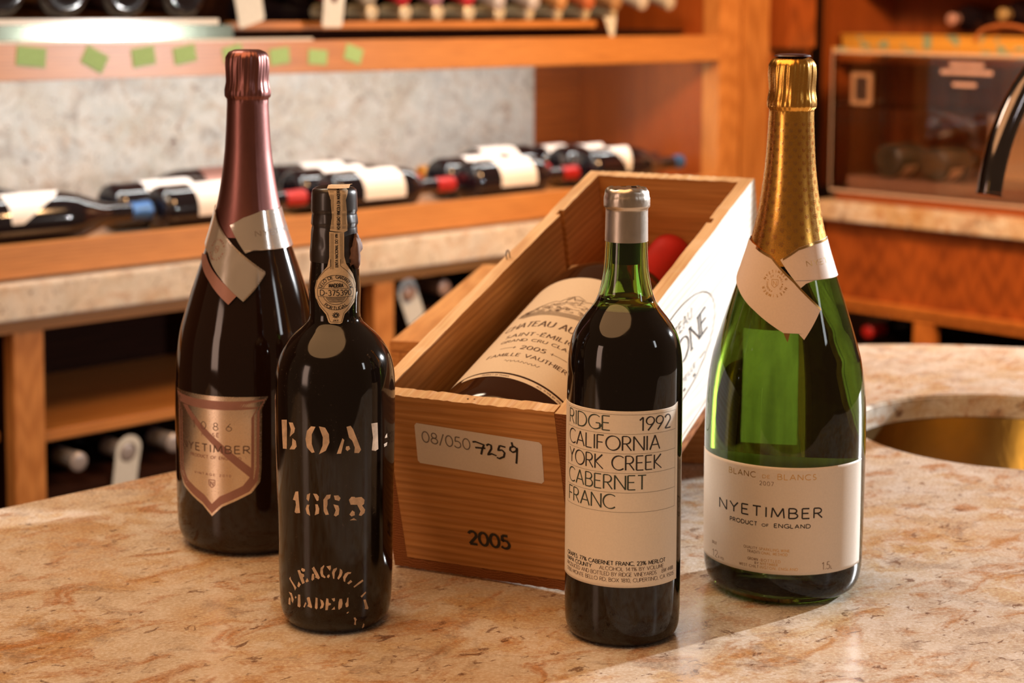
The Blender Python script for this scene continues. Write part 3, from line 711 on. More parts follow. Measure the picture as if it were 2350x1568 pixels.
# faucet: gooseneck
def tube(path, rad, seg=24, caps=True):
    bm = bmesh.new()
    rings = []
    P = [Vector(p) for p in path]
    up = Vector((0.3, 0.9, 0.2)).normalized()
    for i, p in enumerate(P):
        t = (P[min(i + 1, len(P) - 1)] - P[max(i - 1, 0)]).normalized()
        n = up.cross(t).normalized(); b = t.cross(n)
        r = rad[i] if isinstance(rad, (list, tuple)) else rad
        rings.append([bm.verts.new(p + (n * cos(2 * pi * k / seg) + b * sin(2 * pi * k / seg)) * r) for k in range(seg)])
    for a, b in zip(rings, rings[1:]):
        for k in range(seg):
            bm.faces.new((a[k], a[(k + 1) % seg], b[(k + 1) % seg], b[k]))
    if caps:
        bm.faces.new(list(reversed(rings[0]))); bm.faces.new(rings[-1])
    bmesh.ops.recalc_face_normals(bm, faces=bm.faces)
    return bm
fa = empty('tap', (0.7344, 1.9143, 0))
tag(fa, 'black chrome gooseneck tap curving over the brass sink at the right edge', 'tap')
path = [(0.32, 0, 0.002), (0.32, 0, 0.10), (0.32, 0, 0.20)]
for i in range(1, 40):
    a = radians(i * 172 / 39)
    rx = 0.12 if a < pi / 2 else 0.20
    path.append((0.20 + rx * cos(a), 0, 0.208 + 0.20 * sin(a)))
tm = Matrix.Translation((-0.7344, -1.9143, 0)) @ Matrix.Translation((0.466, 1.74, 0)) @ Matrix.Rotation(radians(33), 4, 'Z')
# the spout end hangs over the bowl, the foot stands on the worktop behind
obj('spout', tube(path, 0.0122), M['chrome'], fa, smooth=40, matrix=tm)
obj('spout_ring', tube([(0.0019, 0, 0.2355), (0.0013, 0, 0.2325)], 0.0128), M['chrome'], fa, smooth=40, matrix=tm)
obj('foot', lathe(bmesh.new(), [(0.2, 27), (4, 27), (7, 24), (9, 18), (40, 17), (42, 13)], 40), M['chrome'], fa, smooth=40, matrix=tm @ Matrix.Translation((0.32, 0, 0)))
obj('lever', tube([(0.32, 0.010, 0.03), (0.32, 0.03, 0.036), (0.32, 0.075, 0.060)], [0.006, 0.0055, 0.004]), M['chrome'], fa, smooth=40, matrix=tm)

# ------------------------------------------------------------------ lying and shelved bottles
BORDEAUX = [(0, 26), (1, 33), (4, 38), (12, 41.5), (180, 42), (196, 40), (208, 34), (220, 24), (232, 16.5), (262, 14.5), (296, 13.8), (300, 14.5), (318, 14.5), (320, 12)]
BURGUNDY = [(0, 26), (1, 35), (5, 41), (14, 44), (140, 44.5), (165, 42), (190, 35), (215, 26), (238, 18), (262, 15.2), (300, 14.2), (304, 15.2), (318, 15.2), (320, 12)]
GROUP_ROW = {0: 'bottles lying in the front row on the long shelf', 1: 'bottles lying in the middle row on the long shelf', 2: 'bottles lying in the back row on the long shelf'}
def lying(name, s, t, z, prof, cap_m, cap_len, label_poly, lab_m, flip=False, label='', group='', lab_rot=0.0, base=LM, roll=0.0):
    ax = Matrix.Rotation(radians(90), 4, 'Y') if not flip else Matrix.Rotation(radians(-90), 4, 'Y')
    root = empty(name, matrix=base @ Matrix.Translation((s, t, z)) @ ax @ Matrix.Rotation(radians(roll), 4, 'Z'))
    tag(root, label, 'bottle', group)
    obj('glass', lathe(bmesh.new(), smoothprof(prof, 4), 40), M['bg_glass'], root, smooth=50)
    L = prof[-1][0]
    cp = [(L - cap_len, radius(prof, L - cap_len) + .1)] + [(z_, r_ + .5) for z_, r_ in prof if z_ > L - cap_len + 1] + [(L + .6, 9)]
    obj('capsule', lathe(bmesh.new(), cp, 32), cap_m, root, smooth=50)
    if label_poly:
        obj('label', patch(bmesh.new(), label_poly, onsurf(prof, .35), 6, 14), lab_m, root, smooth=True)
    return root
# angle 0 of the lathe faces -y; after turning the bottle on its side the label must look up and forward
RL = [(-66, 62), (66, 62), (66, 162), (-66, 162)]
red, blue, orange, dark = M['red_cap'], capsule_mat('blue_capsule', (0.05, 0.16, 0.42)), capsule_mat('orange_capsule', (0.62, 0.27, 0.03)), capsule_mat('black_capsule', (0.02, 0.02, 0.03))
TRI = [(-66, 50), (-66, 150), (0, 118), (58, 100), (58, 92), (0, 70)]
TRI2 = [(-70, 30), (-70, 165), (-10, 130), (50, 60), (50, 40)]
Z0 = 0.0225
ROLLS = -52
def R_(p): return max(r for _, r in p) / 1000
rows = [
 [(1.362, BURGUNDY, blue, 40, TRI2, 'dark sloping bottle with blue tip and white label, leftmost of the front row', False),
  (1.692, BORDEAUX, red, 48, RL, 'dark bottle with white label, second from the left in the front row', False),
  (2.060, BORDEAUX, red, 48, RL, 'dark bottle with white label right of the wax sealed neck, front row', False),
  (2.414, BORDEAUX, red, 48, RL, 'dark bottle with white label left of the tilted case corner, front row', False),
  (2.757, BURGUNDY, blue, 30, TRI, 'dark bottle with wedge shaped white label, rightmost of the front row', False)],
 [(1.285, BURGUNDY, blue, 36, TRI2, 'dark sloping bottle with blue tip, leftmost of the middle row', False),
  (1.655, BORDEAUX, red, 48, RL, 'dark bottle with white label, second from the left in the middle row', False),
  (2.050, BORDEAUX, red, 48, RL, 'dark bottle with white label right of the wax sealed neck, middle row', False),
  (2.420, BORDEAUX, red, 48, RL, 'dark bottle with white label above the tilted case, middle row', False),
  (2.775, BURGUNDY, dark, 30, TRI, 'dark bottle with wedge shaped white label at the right end of the middle row', False)],
 [(1.32, BURGUNDY, dark, 36, None, 'dark unlabelled bottle nearly hidden at the left end of the back row', False),
  (2.02, BURGUNDY, orange, 70, [(-60, 40), (60, 40), (60, 120), (-60, 120)], 'dark bottle with orange capsule pointing left, back row', True),
  (2.075, BORDEAUX, dark, 48, RL, 'dark bottle with white label in the back row, right of the tall mauve top', False),
  (2.775, BURGUNDY, orange, 60, RL, 'dark bottle with orange capsule pointing left above the wax sealed neck, back row', True),
  (2.79, BORDEAUX, dark, 48, [(-60, 20), (60, 20), (60, 90), (-60, 90)], 'dark bottle with white label at the right end of the back row', False)]]
for ri, row in enumerate(rows):
    t = (0.070, 0.160, 0.250)[ri]
    for s, pr_, cm, cl, lp, lb, flip in row:
        r = R_(pr_)
        # turn about the axis: label centre goes from -y (front) upwards by about 45 degrees
        lying('lying_bottle', s, t, Z0 + r + .0006, pr_, cm, cl, lp, M['mauve_print'] if (ri == 2 and flip and s < 2.3) else M['white_label'], flip, lb, GROUP_ROW[ri], roll=(ROLLS if not flip else -ROLLS))

# bottles in the bins, necks to the viewer
STUB = [(0, 26), (2, 34), (8, 37.5), (150, 38), (172, 35), (195, 24), (212, 16.5), (240, 14.4), (276, 13.9), (280, 15.2), (297, 15.2), (299.5, 12)]
def binned(name, s, z, cap_m, label, group, base=LM, t=0.02, tagm=None, tag_rot=0, pitch=0.0, tag_shape='ring', back=False, cat='bottle', cs=1.0):
    """bottle lying with its neck towards the front of the cabinet"""
    root = empty(name, matrix=base @ Matrix.Translation((s, t, z)) @ Matrix.Rotation(radians(pitch), 4, 'X') @ Matrix.Rotation(radians(90), 4, 'X') @ Matrix.Translation((0, 0, -0.2995)))
    tag(root, label, cat, group)
    obj('glass', lathe(bmesh.new(), smoothprof(STUB, 5), 36), M['bg_glass'], root, smooth=50)
    obj('capsule', lathe(bmesh.new(), [(236, 14.9)] + [(a, b + .5) for a, b in STUB if a > 238] + [(300.2, 9)], 32), cap_m, root, smooth=50)
    return root
def neck_tag(base, s, t, z, rot, label, w_=0.043, h=0.085, hole=0.0165, group=None, pts=None):
    bm = bmesh.new()
    n = 24
    inner = [(hole * cos(2 * pi * i / n), hole * sin(2 * pi * i / n)) for i in range(n)]
    if pts is None:
        pts = []
        for i in range(13):
            a = pi * i / 12
            pts.append((w_ * 0.52 * cos(a), 0.006 + w_ * 0.52 * sin(a)))
        pts += [(-w_ / 2, -0.022), (-w_ / 2, -h + 0.03), (-w_ / 2 + .004, -h + 0.026), (w_ / 2 - .004, -h + 0.026), (w_ / 2, -h + 0.03), (w_ / 2, -0.022)]
    o_ = [Vector((x, y, 0)) for x, y in pts]
    i_ = [Vector((x, y, 0)) for x, y in inner]
    flat = o_ + i_
    F_, B_ = [], []
    for p in flat:
        F_.append(bm.verts.new((p.x, -0.0006, p.y))); B_.append(bm.verts.new((p.x, 0.0006, p.y)))
    for a, b, c in tessellate_polygon([o_, i_]):
        bm.faces.new((F_[a], F_[b], F_[c])); bm.faces.new((B_[c], B_[b], B_[a]))
    for st, cnt in ((0, len(o_)), (len(o_), len(i_))):
        for i in range(cnt):
            a, b = st + i, st + (i + 1) % cnt
            bm.faces.new((F_[a], F_[b], B_[b], B_[a]))
    bmesh.ops.recalc_face_normals(bm, faces=bm.faces)
    o = obj('neck_tag', bm, M['tag'], matrix=base @ Matrix.Translation((s, t, z)) @ Matrix.Rotation(radians(rot), 4, 'Y') @ Matrix.Rotation(radians(8), 4, 'X'))
    return tag(o, label, 'tag', group)
grey_c, tan_c = capsule_mat('grey_capsule', (0.42, 0.40, 0.42)), capsule_mat('blush_capsule', (0.52, 0.36, 0.30))
bins_l = [(1.516, -0.329, grey_c, 'bottle with grey capsule left of the tagged one in the lower left bin'),
          (1.608, -0.329, grey_c, 'bottle with grey capsule wearing a white tag in the lower left bin'),
          (1.700, -0.329, grey_c, 'bottle with grey capsule right of the tagged one in the lower left bin')]
for s, z, c, lb in bins_l:
    binned('wine_bottle', s, z, c, lb, 'bottles in the lower left bin', t=0.03)
neck_tag(LM, 1.608, 0.031, -0.329, 3, 'white card tag round a bottle neck in the lower left bin', 0.046, 0.098)
for s, z, lb in ((2.235, -0.131, 'bottle with blush capsule and white tag, bin left of the tilted case'), (2.325, -0.131, 'bottle with blush capsule, no tag, bin left of the tilted case')):
    binned('wine_bottle', s, z, tan_c, lb, 'bottles in the bin left of the tilted case', t=0.03)
neck_tag(LM, 2.235, 0.038, -0.131, -28, 'tilted white card tag on a bottle neck, bin left of the tilted case', 0.046, 0.092)
# upper rack: cream ended row below, coloured capsules above
cream = capsule_mat('cream_capsule', (0.62, 0.58, 0.44), 0.2)
word = ['first', 'second', 'third', 'fourth', 'fifth', 'sixth', 'seventh', 'eighth', 'ninth', 'tenth', 'eleventh', 'twelfth', 'thirteenth', 'fourteenth']
for i, s in enumerate((2.105, 2.189, 2.273, 2.357, 2.441, 2.525, 2.609, 2.693, 2.777, 2.861)):
    binned('rack_bottle', s, 0.399, cream, 'small cream bottle end, ' + word[i] + ' from the left, lower line of upper rack', 'cream ended bottles in the upper rack', t=0.085)
cols = [('pink', (0.62, 0.20, 0.20)), ('grey', (0.45, 0.45, 0.40)), ('crimson', (0.50, 0.03, 0.05)), ('lilac', (0.45, 0.25, 0.36)), ('red', (0.58, 0.05, 0.07)), ('silver', (0.60, 0.60, 0.64)), ('pale silver', (0.66, 0.66, 0.70)), ('copper', (0.66, 0.36, 0.16)), ('orange red', (0.62, 0.20, 0.09)), ('bronze', (0.52, 0.32, 0.17)), ('white silver', (0.70, 0.68, 0.66)), ('ivory', (0.66, 0.62, 0.55))]
for i, ((nm, c), s) in enumerate(zip(cols, (2.062, 2.147, 2.231, 2.315, 2.399, 2.483, 2.580, 2.662, 2.745, 2.829, 2.915, 3.005))):
    binned('rack_bottle', s, 0.4175 if i > 4 else 0.424, capsule_mat(nm.replace(' ', '_') + '_rack_capsule', c, 0.3), 'bottle with ' + nm + ' capsule in the top line of the upper rack', 'coloured capsules in the upper rack', t=0.042, pitch=17)
# big bottles at the top left, bases to the viewer
for i, (s, r) in enumerate(((1.405, 52), (1.520, 50), (1.635, 48), (1.75, 46))):
    root = empty('magnum_bottle', matrix=LM @ Matrix.Translation((s, 0.052, 0.3885 + r / 1000)) @ Matrix.Rotation(radians(-90), 4, 'X'))
    tag(root, 'large dark bottle lying base outward, ' + word[i] + ' from left on the upper shelf', 'bottle', 'large bottles at the top left')
    obj('glass', lathe(bmesh.new(), [(2, 20), (0, r - 16), (1, r - 9), (6, r - 3), (16, r), (170, r), (205, r - 8), (235, 24), (265, 17), (300, 15)], 48), M['bg_glass'], root, smooth=50)
    obj('capsule', lathe(bmesh.new(), [(262, 18.2), (300, 15.8), (330, 15.5), (331, 12)], 32), grey_c, root, smooth=50)
neck_tag(LM, 1.858, 0.028, 0.433, -16, 'white price card hanging tilted from the upper shelf left of the mauve foil top', 0.056, 0.083, 0.008)
neck_tag(LM, 2.050, 0.028, 0.424, 0, 'white price card hanging straight on the upper shelf right of the mauve foil top', 0.046, 0.078, 0.008)
neck_tag(LM, 2.792, 0.030, 0.378, 0, 'small pale wedge shaped card hanging from the rack above the tilted case', pts=[(-0.021, 0.012), (0.017, 0.012), (0.017, -0.028), (0.006, -0.030)], hole=0.003)

# ------------------------------------------------------------------ things on the bar
ac = empty('acrylic_case', matrix=RM @ Matrix.Translation((2.1, 0.05, -0.027)))
tag(ac, 'clear acrylic display case holding two lying bottles on the bar', 'display case')
X0, X1, Y0, Y1, ZT = -0.42, 0.372, 0.0, 0.222, 0.338
T_ = 0.007
def apart(name, *a): return obj(name, newbox(*a, 0.0012), M['acrylic'], ac)
apart('front_wall', X0, X1, Y0, Y0 + T_, T_, ZT)
apart('back_wall', X0, X1, Y1 - T_, Y1, T_, ZT)
apart('side_wall', X1 - T_, X1, Y0 + T_ + .0005, Y1 - T_ - .0005, T_, ZT)
apart('side_wall', X0, X0 + T_, Y0 + T_ + .0005, Y1 - T_ - .0005, T_, ZT)
apart('floor_panel', X0, X1, Y0, Y1, 0.0, T_ - .0005)
apart('lid', X0 - .003, X1 + .003, Y0 - .003, Y1 + .003, ZT + .0005, ZT + T_)
apart('shelf_panel', X0 + T_, X1 - T_ - .001, Y0 + T_ + .001, Y1 - T_ - .001, 0.205, 0.210)
edge = plain('lit_acrylic_edge', (0.62, 0.47, 0.38), 0.3)  # pale colour of the added strips stands in for light piped through the acrylic
for nm_, a_ in (('lit_edge_strip', (X1 + .0002, X1 + .0022, Y0, Y0 + .006, T_, ZT)), ('lit_edge_strip', (X1 + .0002, X1 + .0022, Y1 - .006, Y1, T_, ZT)), ('lit_edge_strip', (X0, X1, Y0 - .0022, Y0 - .0002, ZT - .006, ZT)),
                ('lit_edge_strip', (X0, X1, Y0 - .0022, Y0 - .0002, T_ - .005, T_ + .001)), ('lit_edge_strip', (X1 + .0002, X1 + .0022, Y0 + .0062, Y1 - .0062, 0.204, 0.211))):
    obj(nm_, newbox(*a_), edge, ac)
# unreadable pink print on the front wall
bm = bmesh.new()
rr = random.Random(3)
for zc, xa, xb, h in ((0.312, -0.030, 0.050, 0.010), (0.296, -0.052, 0.075, 0.010), (0.268, -0.012, 0.042, 0.009)):
    x = xa
    while x < xb:
        d = rr.uniform(0.003, 0.008)
        box(bm, x, x + d, Y0 - 0.0006, Y0, zc - h / 2, zc + h / 2)
        x += d + 0.002
obj('printed_lines', bm, plain('pink_print', (0.70, 0.45, 0.40), 0.5), ac)
obj('cradle', newbox(-0.30, 0.34, 0.02, 0.20, T_, 0.042, 0.004), plain('blush_cradle', (0.30, 0.16, 0.11), 0.25, coat=0.5), ac)
for i, (x, lb) in enumerate(((2.322, 'left'), (2.198, 'right'))):
    root = empty('cased_bottle', matrix=RM @ Matrix.Translation((x, 0.062, 0.0155 + 0.0402)) @ Matrix.Rotation(radians(-90), 4, 'X') @ Matrix.Rotation(radians(180), 4, 'Z') @ Matrix.Diagonal((0.95, 0.95, 0.58, 1)))
    tag(root, 'dark bottle with tan label, the ' + lb + ' one of two lying in the clear case', 'bottle', 'bottles in the clear case')
    obj('glass', lathe(bmesh.new(), BORDEAUX[:-3] + [(318, 14.5), (320, 12)], 40), plain('cased_bottle_glass' + str(i), (0.06, 0.045, 0.03), 0.15, coat=0.4), root, smooth=50)
    obj('label', patch(bmesh.new(), [(-75, 30), (75, 30), (75, 120), (-75, 120)], onsurf(BORDEAUX, .4), 6, 14), M['card'], root, smooth=True)
    obj('capsule', lathe(bmesh.new(), [(262, 15.2), (300, 14.8), (318, 15.2), (321, 12)], 32), dark, root, smooth=50)
o = obj('display_card', newbox(2.045, 2.170, 0.255, 0.258, -0.0195, 0.175, 0), M['card'], matrix=RM)
tag(o, 'plain peach coloured card standing inside the clear case', 'card')
fr = empty('picture_frame', matrix=RM @ Matrix.Translation((2.398, 0.062, 0.1835)))
tag(fr, 'small tan picture frame standing on the inner shelf of the clear case', 'picture frame')
bm = bmesh.new()
for a in ((-.028, .028, 0, .006, 0, .010), (-.028, .028, 0, .006, .066, .076), (-.028, -.018, 0, .006, .010, .066), (.018, .028, 0, .006, .010, .066)): box(bm, *a)
obj('frame', bm, M['card'], fr)
obj('print', newbox(-.018, .018, .003, .005, .010, .066), M['picture'], fr)
ck = empty('printed_crate', matrix=RM @ Matrix.Translation((2.05, 0.305, 0.2925)))
tag(ck, 'yellow crate printed with teal motifs and a leather handle behind the clear case', 'crate')
obj('body', newbox(-0.50, 0.575, 0.0, 0.11, 0, 0.048, 0.002), M['crate'], ck)
obj('lid_edge', newbox(-0.50, 0.578, -0.003, 0.112, 0.0485, 0.053, 0.001), M['crate'], ck)
hp = [(0.19 - 0.155 * (1 - cos(pi * i / 24)) / 2 * 1.0, -0.004, 0.040 + 0.040 * sin(pi * i / 24) ** 0.8) for i in range(25)]
obj('handle', tube(hp, 0.0045, 14), M['leather'], ck, smooth=50)
for s, z, c, lb in ((2.375, 0.385, capsule_mat('pink_bar_capsule', (0.62, 0.36, 0.32)), 'bottle with pink capsule lying above the printed crate'), (2.235, 0.398, capsule_mat('gold_bar_capsule', (0.50, 0.36, 0.16)), 'bottle with dull gold capsule lying above the crate handle')):
    root = empty('shelf_bottle', matrix=RM @ Matrix.Translation((s, 0.41, z + 0.0)) @ Matrix.Rotation(radians(90), 4, 'X') @ Matrix.Scale(0.52, 4) @ Matrix.Translation((0, 0, -0.2995)))
    tag(root, lb, 'bottle', 'bottles on the shelf above the bar')
    obj('glass', lathe(bmesh.new(), [(0, 40), (4, 66), (12, 70), (140, 72), (190, 60), (225, 30), (240, 26), (276, 25), (280, 27), (297, 27), (299.5, 20)], 40), M['bg_glass'], root, smooth=50)
    obj('capsule', lathe(bmesh.new(), [(250, 27.5), (276, 26), (280, 28.5), (297, 28.5), (300.5, 20)], 36), c, root, smooth=50)
binned('wine_bottle', 2.345, -0.349, M['red_cap'], 'bottle with red capsule in the bar bin behind the green bottle', None, base=RM, t=0.03)

# ------------------------------------------------------------------ the tilted wine case
CB = Vector((-0.08518, 1.29159, 0.0018))
CA, CT = 0.42649, 0.28637
cu = Vector((cos(CA), -sin(CA), 0)); ch = Vector((sin(CA), cos(CA), 0))
cl_ = ch * cos(CT) + Vector((0, 0, sin(CT))); cw = cu.cross(cl_)
CM = Matrix(((cu.x, cl_.x, cw.x, CB.x), (cu.y, cl_.y, cw.y, CB.y), (cu.z, cl_.z, cw.z, CB.z), (0, 0, 0, 1)))
CW, CH_, CL, TH = 0.1561, 0.1442, 0.4401, 0.0114
case = empty('wine_case', matrix=CM)
tag(case, 'open pine wine case tilted up at the far end, front board marked 2005', 'wine case')
BT = 0.0085
def rough_edge(bm, amt=0.0003, seed=1):
    rr = random.Random(seed)
    for v in bm.verts:
        v.co += Vector((rr.uniform(-amt, amt), rr.uniform(-amt, amt), rr.uniform(-amt, amt)))
    return bm
def board(x0, x1, y0, y1, z0, z1, long_axis=1, n=36, seed=1, bev=0.0008):
    """a sawn board with slightly uneven edges"""
    bm = newbox(x0, x1, y0, y1, z0, z1)
    es = [e for e in bm.edges if abs((e.verts[0].co - e.verts[1].co)[long_axis]) > 1e-4]
    bmesh.ops.subdivide_edges(bm, edges=es, cuts=n, use_grid_fill=False)
    rr = random.Random(seed)
    for v in bm.verts:
        if abs(v.co.z - z1) < 1e-6: v.co.z += rr.uniform(-0.0005, 0.0003)
        if abs(v.co.z - z0) < 1e-6 and z0 < 1e-6: v.co.z += rr.uniform(-0.0003, 0.0006)
    return bm
def raw_tops(bm, idx):
    bm.normal_update()
    for f in bm.faces:
        if f.normal.z > 0.7 and f.calc_center_median().z > CH_ - .003: f.material_index = idx
    return bm
obj('bottom_board', board(0, CW, 0, CL, 0, BT, 0, 50, 3), [M['endgrain']], case, label='dark end grain of the bottom board')
def side(x0, x1, inner):
    bm = board(x0, x1, 0.0, CL, BT + .0002, CH_, 1, 40, 5 if x0 < .05 else 6)
    return bm
# each side board is cut by the slot that once held a divider
def side_board(left):
    """outer skin plus inner faces with a routed groove near y = 0.341"""
    bm = bmesh.new()
    g0, g1, gd = 0.337, 0.3455, 0.004
    if left: xo, xi, xg = 0.0, TH, TH - gd
    else: xo, xi, xg = CW, CW - TH, CW - TH + gd
    ys = [0.0] + [0.337 * i / 30 for i in range(1, 30)] + [g0, g1] + [g1 + (CL - g1) * i / 9 for i in range(1, 10)]
    rr = random.Random(9 if left else 10)
    T, Bm = [], []
    sec = []
    for i, y in enumerate(ys):
        z = CH_ + rr.uniform(-0.0005, 0.0002) - (0.0 if y > g0 else 0.0008)
        sec.append((y, z))
    def quad(a, b, c, d): bm.faces.new([bm.verts.new(p) for p in (a, b, c, d)])
    zb = BT + .0002
    for (y0, za), (y1, zc) in zip(sec, sec[1:]):
        x = xg if abs(y0 - g0) < 1e-6 else xi
        quad((x, y0, zb), (x, y1, zb), (x, y1, zc), (x, y0, za))
        quad((xo, y0, zb), (xo, y1, zb), (xo, y1, zc), (xo, y0, za))
        quad((xo, y0, za), (xo, y1, zc), (x, y1, zc), (x, y0, za))
        quad((xo, y0, zb), (xo, y1, zb), (x, y1, zb), (x, y0, zb))
    for y, z in ((0.0, sec[0][1]), (CL, sec[-1][1])):
        quad((xo, y, zb), (xi, y, zb), (xi, y, z), (xo, y, z))
    for y in (g0, g1):
        quad((xi, y, zb), (xg, y, zb), (xg, y, CH_ - .0004), (xi, y, CH_ - .0004))
    bmesh.ops.remove_doubles(bm, verts=bm.verts, dist=1e-6)
    bmesh.ops.recalc_face_normals(bm, faces=bm.faces)
    for f in bm.faces:
        c = f.calc_center_median()
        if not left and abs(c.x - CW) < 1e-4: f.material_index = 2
        if abs(c.y) < 1e-5 or abs(c.y - CL) < 1e-5: f.material_index = 1
    return bm
obj('side_board', raw_tops(side_board(True), 2), [M['pine_y'], M['endgrain'], M['pine_raw']], case)
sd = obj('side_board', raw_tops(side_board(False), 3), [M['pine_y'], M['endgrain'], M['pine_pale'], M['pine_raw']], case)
fb = obj('front_board', raw_tops(board(TH + .0002, CW - TH - .0002, 0.0, TH, BT + .0002, CH_, 0, 40, 11), 1), [M['pine_x'], M['pine_raw']], case)
obj('rear_board', raw_tops(board(TH + .0002, CW - TH - .0002, CL - TH, CL, BT + .0002, CH_, 0, 40, 12), 1), [M['pine_x'], M['pine_raw']], case)
# staple sticking out of the left board
st = [(0.004, 0.238, CH_ - .001), (0.004, 0.238, CH_ + .004), (0.0043, 0.2393, CH_ + .0068), (0.0047, 0.2407, CH_ + .0068), (0.005, 0.242, CH_ + .004), (0.005, 0.242, CH_ - .001)]
obj('staple', tube(st, 0.0006, 8), M['steel'], case, smooth=60)
for x, y in ((0.0765, 0.006), (0.0815, 0.0064)):
    obj('staple_leg', lathe(bmesh.new(), [(-1, .7), (.35, .7)], 8, M4=Matrix.Translation((x, y, CH_ - .0004))), M['ink_brown'], case)
# neck rest inside
def neck_rest():
    bm = bmesh.new()
    w0, w1 = TH + .0008, CW - TH - .0008
    cx_, cz_, r_ = CW / 2, BT + .0655, 0.027
    pts = [(w0, BT + .0004), (w1, BT + .0004), (w1, 0.090), (cx_ + 0.050, 0.092), (cx_ + .036, 0.084)]
    pts += [(cx_ + r_ * cos(a), cz_ + r_ * sin(a)) for a in [radians(25 - 230 * i / 16) for i in range(17)]]
    pts += [(cx_ - .036, 0.084), (cx_ - 0.050, 0.092), (w0, 0.090)]
    f_ = [bm.verts.new((x, 0.334, z)) for x, z in pts]
    b_ = [bm.verts.new((x, 0.348, z)) for x, z in pts]
    V = [Vector((x, z, 0)) for x, z in pts]
    for a, b, c in tessellate_polygon([V]):
        bm.faces.new((f_[a], f_[b], f_[c])); bm.faces.new((b_[c], b_[b], b_[a]))
    n = len(pts)
    for i in range(n):
        j = (i + 1) % n
        bm.faces.new((f_[i], f_[j], b_[j], b_[i]))
    bmesh.ops.recalc_face_normals(bm, faces=bm.faces)
    return bm
obj('neck_rest', neck_rest(), M['pine_raw'], case)
# printing on the case
F_front = lambda x, z: Vector((x * .001, -0.00025, z * .001))
bm = bmesh.new()
stp = [(34.3, 121.6), (36.0, 123.6), (130.6, 119.4), (132.4, 117.6), (130.8, 88.4), (128.8, 86.5), (34.4, 91.0), (32.8, 93.0)]
vs = [bm.verts.new(F_front(x, z)) for x, z in stp]
bm.faces.new(vs)
sk_ = obj('sticker', bm, M['sticker'], case)
bm = bmesh.new()
F2 = lambda x, z: Vector((x * .001, -0.00042, z * .001))
rot = degrees(atan2(107.0 - 109.3, 41.0))
write(bm, '08/050', F2, 39.0, 108.9, 8.6, 37.5, (.85, .9), rot=rot, track=.16)
obj('printed_number', bm, M['ink_grey'], sk_)
bm = bmesh.new()
def hand(bm, strokes, F, wmin=1.3, wmax=1.7):
    for s in strokes: ribbon(bm, s, F, wmin, wmax, step=.7)
hand(bm, [[(79.0, 113.6), (81.5, 114.0), (87.8, 112.2), (86.0, 108.6), (84.6, 104.2)], [(80.6, 109.3), (88.6, 109.6)],
          [(89.6, 112.0), (91.4, 113.2), (93.4, 112.6), (93.2, 109.8), (89.8, 104.6), (93.0, 105.8), (96.6, 104.6)],
          [(104.4, 112.4), (100.0, 113.2)], [(100.0, 113.2), (98.2, 109.2), (101.4, 109.8), (103.2, 107.8), (102.2, 104.6), (98.6, 102.6), (96.6, 103.4)],
          [(113.0, 112.4), (111.0, 113.8), (108.2, 112.8), (107.6, 110.4), (109.6, 109.0), (112.2, 110.2), (113.4, 112.8), (112.4, 106.6), (111.2, 100.2)], [(109.6, 117.0), (110.0, 113.6)]], F2, 1.1, 1.6)
obj('handwritten_number', bm, M['ink_black'], sk_)
bm = bmesh.new()
write(bm, '2005', F2, 65.6, 28.6, 10.6, 32.0, (1.7, 2.3), track=.17)
obj('printed_year', bm, M['ink_black'], case)
bm = bmesh.new()
F_side = lambda y, z: Vector((CW + .0006, y * .001, z * .001))
ov = [(212 + 96 * cos(radians(a)), 80 + 38 * sin(radians(a))) for a in range(0, 361, 5)]
ribbon(bm, ov, F_side, .7, .9, 4)
write(bm, 'AUSONE', F_side, 212, 72, 19, 148, (.9, 2.2), track=.2, serif=.10, align='c')
write(bm, 'CHATEAU', F_side, 212, 98, 8, 80, (.5, 1.0), track=.25, serif=.08, align='c')
write(bm, 'MIS EN BOUTEILLE', F_side, 150, 54, 4, 100, (.4, .8), track=.25)
ribbon(bm, [(262, 55), (276, 55)], F_side, .6, .7, 4)
write(bm, '* *', F_side, 218, 44, 9, 30, (1.0, 1.4), track=.3)
ribbon(bm, [(6, 13), (430, 13)], F_side, .5, .5, 20)
obj('printed_name', bm, M['ink_burnt'], sd)

# ---- the prop case under it
pc = empty('flat_wine_case', matrix=Matrix.Translation((-0.113, 1.640, 0.0)) @ Matrix.Rotation(radians(-9.0), 4, 'Z'))
tag(pc, 'closed pine wine case lying flat, propping up the far end of the open case', 'wine case')
PH = 0.1035
obj('top_board', newbox(0, 0.33, 0, 0.50, PH - .010, PH, .001), M['pine_y'], pc)
obj('front_board', newbox(0.0102, 0.3198, 0.0, 0.0115, 0.008, PH - .0102, .0006), M['pine_x'], pc)
obj('side_board', newbox(0, 0.010, 0, 0.50, 0.008, PH - .0102, .0006), M['pine_y'], pc)
obj('side_board', newbox(0.32, 0.33, 0, 0.50, 0.008, PH - .0102, .0006), M['pine_y'], pc)
obj('rear_board', newbox(0.0102, 0.3198, 0.488, 0.50, 0.008, PH - .0102, .0006), M['pine_x'], pc)
obj('bottom_board', newbox(0, 0.33, 0, 0.50, 0.0005, 0.0078, .0006), M['pine_y'], pc)

# ---- the large bottle lying in the case
BIG = [(0, 46), (1.5, 52), (6, 58), (14, 62), (22, 63.3), (80, 63.5), (236, 63.5), (250, 61.5), (264, 56), (276, 47), (288, 35), (300, 26), (315, 21), (345, 18.3), (392, 17.5), (396, 19.2), (408, 19.2), (411, 16)]
BGM = Matrix.Translation((CW / 2, 0.0145, BT + .0643)) @ Matrix.Rotation(radians(-90), 4, 'X')
big = empty('large_wine_bottle', matrix=CM @ BGM)
tag(big, 'oversize brown wine bottle with cream chateau label lying inside the open case', 'bottle')
obj('glass', lathe(bmesh.new(), smoothprof(BIG, 2), 96), M['ausone_glass'], big, smooth=60)
